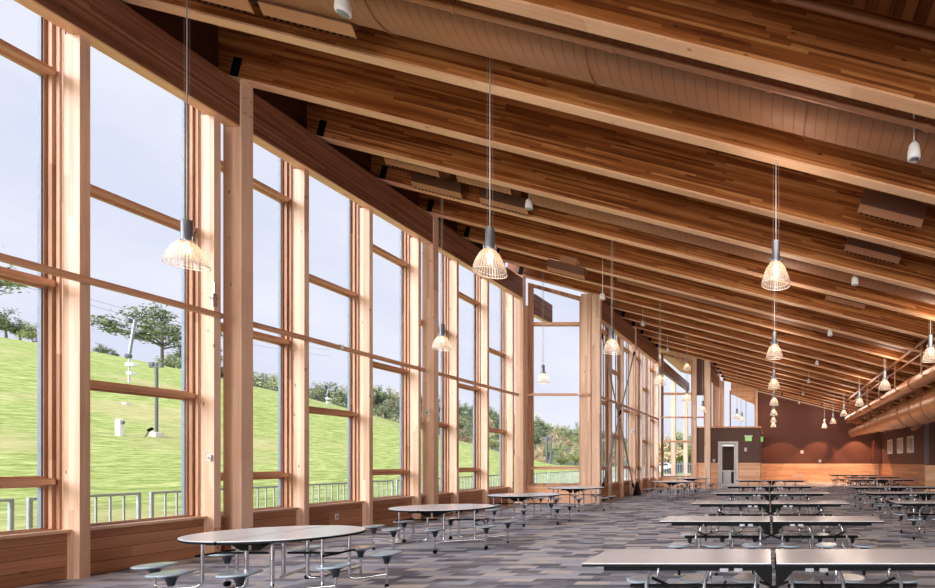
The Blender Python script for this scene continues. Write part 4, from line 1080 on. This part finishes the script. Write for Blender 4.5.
# ------------------------------------------------------------------ things on the slope
def slope_thing(name, px, py, label, cat):
    p = ray_ground(px, py); return empty(name, p, label=label, cat=cat), p
e, p = slope_thing('light_pole', 156.5, 437, 'tall grey light pole with floodlights on a white base on the grass slope', 'light pole')
k = p.y / F
H = (437 - 364) * k
MB().tube([(0, 0, .2), (0, 0, H)], 1.15 * k, 10).build('pole', M['towerpole'], e)
MB().bbox(-3.2 * k, 3.2 * k, -3.2 * k, 3.2 * k, -.3, 5 * k, .02).build('base_block', M['concrete'], e)
MB().tube([(-6.5 * k, 0, H - 3 * k), (6.5 * k, 0, H - 3 * k)], .7 * k, 8).build('cross_arm', M['towerpole'], e)
for s in (-6, -4, 5): MB().lathe([(.5 * k, -2 * k), (1.3 * k, -1 * k), (1.3 * k, 2 * k), (.5 * k, 3 * k)], 12, (s * k, 0, H - 1 * k)).build('floodlight', M['towerpole'], e)
def snow_gun(px, py, h, tx, ty, label, thin=1.0):
    e, p = slope_thing('snow_gun', px, py, label, 'snow gun'); k = p.y / F
    h *= k
    MB().tube([(0, 0, 0), (0, 0, h)], .7 * k * thin, 8).build('mast', M['galv'], e)
    MB().tube([(0, 0, h), (tx * k, 0, h + ty * k)], [1.2 * k * thin, 1.1 * k * thin], 10).build('tilted_barrel', M['greyalu'], e)
    kk = k * thin * .75
    MB().lathe([(0, -3.6 * kk), (2.4 * kk, -3 * kk), (3.6 * kk, 0), (2.4 * kk, 3 * kk), (0, 3.6 * kk)], 14, (-.8 * k, 0, h), caps=False).build('fan_head', M['towerpole'], e)
    MB().tube([(-5 * k + tx * k, 0, h + ty * k - 1 * k), (7 * k + tx * k, 0, h + ty * k + 2 * k)], .9 * k, 6).bbox(tx * k - 6 * k, tx * k - 2 * k, -.2, .2, h + ty * k - 3 * k, h + ty * k + 1 * k, .02).build('nozzle_bar', M['towerpole'], e)
    k *= thin
    MB().bbox(-1 * k, 7 * k, -.15, .15, h * .62, h * .62 + 3.5 * k, .02).build('control_box', M['white'], e); MB().bbox(0, 5 * k, -.15, .15, h * .3, h * .3 + 3 * k, .02).build('control_box', M['white'], e)
snow_gun(129, 383, 27, 6, 36, 'tilted snow gun on a mast near the big spreading tree')
snow_gun(46.5, 424, 70, 0, 14, 'thin snow gun mast with round heads at the edge of the first window', .7)
e, p = slope_thing('hydrant_post', 119.5, 436, 'short white utility post on the grass left of the light pole', 'post'); k = p.y / F
MB().bbox(-2.4 * k, 2.4 * k, -2 * k, 2 * k, -.2, 17 * k, .03).build('post_body', M['white'], e); MB().bbox(2.4 * k, 4.4 * k, -1 * k, 1 * k, 12 * k, 15 * k, .01).build('valve', M['towerpole'], e)
e, p = slope_thing('hose_nozzle', 144.5, 437, 'small tilted hose nozzle on the grass beside the light pole', 'nozzle'); k = p.y / F
MB().tube([(0, 0, -.05), (5 * k, 0, 7 * k)], .5 * k, 6).build('arm', M['towerpole'], e); MB().tube([(4 * k, 0, 6.5 * k), (7.5 * k, 0, 8.5 * k)], 1.4 * k, 8).build('nozzle_head', M['black'], e)
e, p = slope_thing('utility_box', 49, 424, 'white utility box on the grass beside the thin snow gun mast', 'box'); k = p.y / F
MB().bbox(-4 * k, 3 * k, -3 * k, 3 * k, -.2, 5.5 * k, .03).build('box_body', M['white'], e); MB().bbox(-4.3 * k, 3.3 * k, -3.3 * k, 3.3 * k, 5.5 * k, 6.3 * k, .03).build('lid', M['greyalu'], e)
snow_gun(327, 407, 12, 2, 9, 'small snow gun on the crest seen through the third window after the column', .45)
e, p = slope_thing('utility_box', 126, 405, 'small pale box on the grass above the white utility post', 'box'); k = p.y / F
MB().bbox(-2 * k, 2 * k, -2 * k, 2 * k, -.2, 2.6 * k, .02).build('box_body', M['concrete'], e)
# lift towers seen through the near return window
for i, (px, yt) in enumerate(((546.5, 437), (551, 436))):
    d = 52; p = P(px, 474, d); p.z = 0
    e = empty('lift_tower', p, label='dark ski lift tower beyond the near return window, %s one' % ('left', 'right')[i], cat='tower')
    H = EYE + (VY - yt) * d / F
    MB().tube([(0, 0, 0), (0, 0, H)], .12 if i == 0 else .1, 10).build('mast', M['towerpole'], e)
    MB().box(-.5, .2, -.1, .1, H - .2, H).build('head_arm', M['towerpole'], e)
# overhead wires over the crest
for i, (a, b) in enumerate((((-40, 262, 40), (330, 350, 90)), ((-40, 268, 40), (330, 356, 90)))):
    A_, B_ = P(*a), P(*b); e = MB(); e.tube([A_.lerp(B_, t / 12) - Vector((0, 0, 1.2 * math.sin(PI * t / 12))) for t in range(13)], .02, 5)
    tag(e.build('overhead_wire', M['towerpole']), '%s of the two thin overhead wires above the crest' % ('upper', 'lower')[i], 'wire')
# cars beyond the porch
def car(px, d, L, body, lab, rz):
    p = P(px, 470, d); p.z = 0
    e = empty('car', p, rz, label=lab, cat='car')
    prof = [(-L / 2, .35), (-L / 2, .75), (-L * .32, .95), (-L * .2, 1.4), (L * .15, 1.45), (L * .28, 1.0), (L * .48, .85), (L / 2, .6), (L / 2, .35)]
    MB().loft([[(x, y, z) for x, z in prof] for y in (-.85, .85)], True).build('car_body', body, e)
    MB().loft([[(x, y, z) for x, z in ((-L * .27, 1.0), (-L * .19, 1.34), (L * .13, 1.38), (L * .22, 1.02))] for y in (-.87, .87)], True).build('car_window', M['carglass'], e)
    for sx in (-.3, .3):
        for sy in (-.8, .8): MB().tube([(sx * L, sy - .1, .33), (sx * L, sy + .1, .33)], .33, 16).build('wheel', M['rubber'], e)
car(663, 58, 4.4, M['carbody_white'], 'white car beyond the porch at the left of the far return window', .1)
car(686, 50, 4.6, M['carbody_dark'], 'dark car beyond the porch at the right of the far return window', 0)

# ------------------------------------------------------------------ world, light, camera
w = bpy.data.worlds.new('World'); sc.world = w; w.use_nodes = True; nt = w.node_tree; nt.nodes.clear()
out = nt.nodes.new('ShaderNodeOutputWorld'); bg = nt.nodes.new('ShaderNodeBackground'); tc = nt.nodes.new('ShaderNodeTexCoord')
mp = nt.nodes.new('ShaderNodeMapping'); mp.inputs['Scale'].default_value = (1, 1, 2.6); no = nt.nodes.new('ShaderNodeTexNoise')
no.inputs['Scale'].default_value = 2.2; no.inputs['Detail'].default_value = 6; no.inputs['Roughness'].default_value = .55
rp = nt.nodes.new('ShaderNodeValToRGB'); e = rp.color_ramp.elements
e[0].position = .3; e[0].color = lin((220, 225, 243)); e[1].position = .66; e[1].color = lin((246, 246, 252))
nt.links.new(tc.outputs['Generated'], mp.inputs[0]); nt.links.new(mp.outputs[0], no.inputs['Vector']); nt.links.new(no.outputs['Fac'], rp.inputs[0])
nt.links.new(rp.outputs[0], bg.inputs[0]); nt.links.new(bg.outputs[0], out.inputs[0]); bg.inputs[1].default_value = 0.95
sun = bpy.data.lights.new('sun', 'SUN'); sun.energy = 1.1; sun.angle = math.radians(30); sun.color = (1, .96, .88)
so = bpy.data.objects.new('sun', sun); COL.objects.link(so); so.rotation_euler = Vector((-.55, .75, -.85)).to_track_quat('-Z', 'Y').to_euler()

fill2 = bpy.data.lights.new('rear_fill', 'SUN'); fill2.energy = 4.5; fill2.angle = math.radians(60); fill2.color = (1, .95, .88)  # added fill from behind the camera for faces turned towards it
so2 = bpy.data.objects.new('rear_fill', fill2); COL.objects.link(so2); so2.rotation_euler = Vector((.06, 1, -.16)).to_track_quat('-Z', 'Y').to_euler()
fill3 = bpy.data.lights.new('window_sun', 'SUN'); fill3.energy = 4.2; fill3.angle = math.radians(55); fill3.color = (.97, .98, 1)  # added fill through the left windows, brightens post fronts, floor and tables
so3 = bpy.data.objects.new('window_sun', fill3); COL.objects.link(so3); so3.rotation_euler = Vector((.62, .72, -.42)).to_track_quat('-Z', 'Y').to_euler()
cam = bpy.data.cameras.new('camera'); co = bpy.data.objects.new('camera', cam); COL.objects.link(co)
co.location = (0, 0, EYE); co.rotation_euler = (PI / 2, 0, 0)
cam.sensor_fit = 'HORIZONTAL'; cam.sensor_width = 36; cam.lens = F / 935 * 36
cam.shift_x = (467.5 - VX) / 935; cam.shift_y = (VY - 294) / 935
cam.clip_start = .05; cam.clip_end = 2000
sc.camera = co
sc.view_settings.view_transform = 'Standard'; sc.view_settings.look = 'None'; sc.view_settings.exposure = 0.14; sc.view_settings.gamma = 1.0
sc.cycles.use_denoising = True
sc.cycles.max_bounces = 8; sc.cycles.transparent_max_bounces = 24; sc.cycles.diffuse_bounces = 4
sc.cycles.sample_clamp_indirect = 6
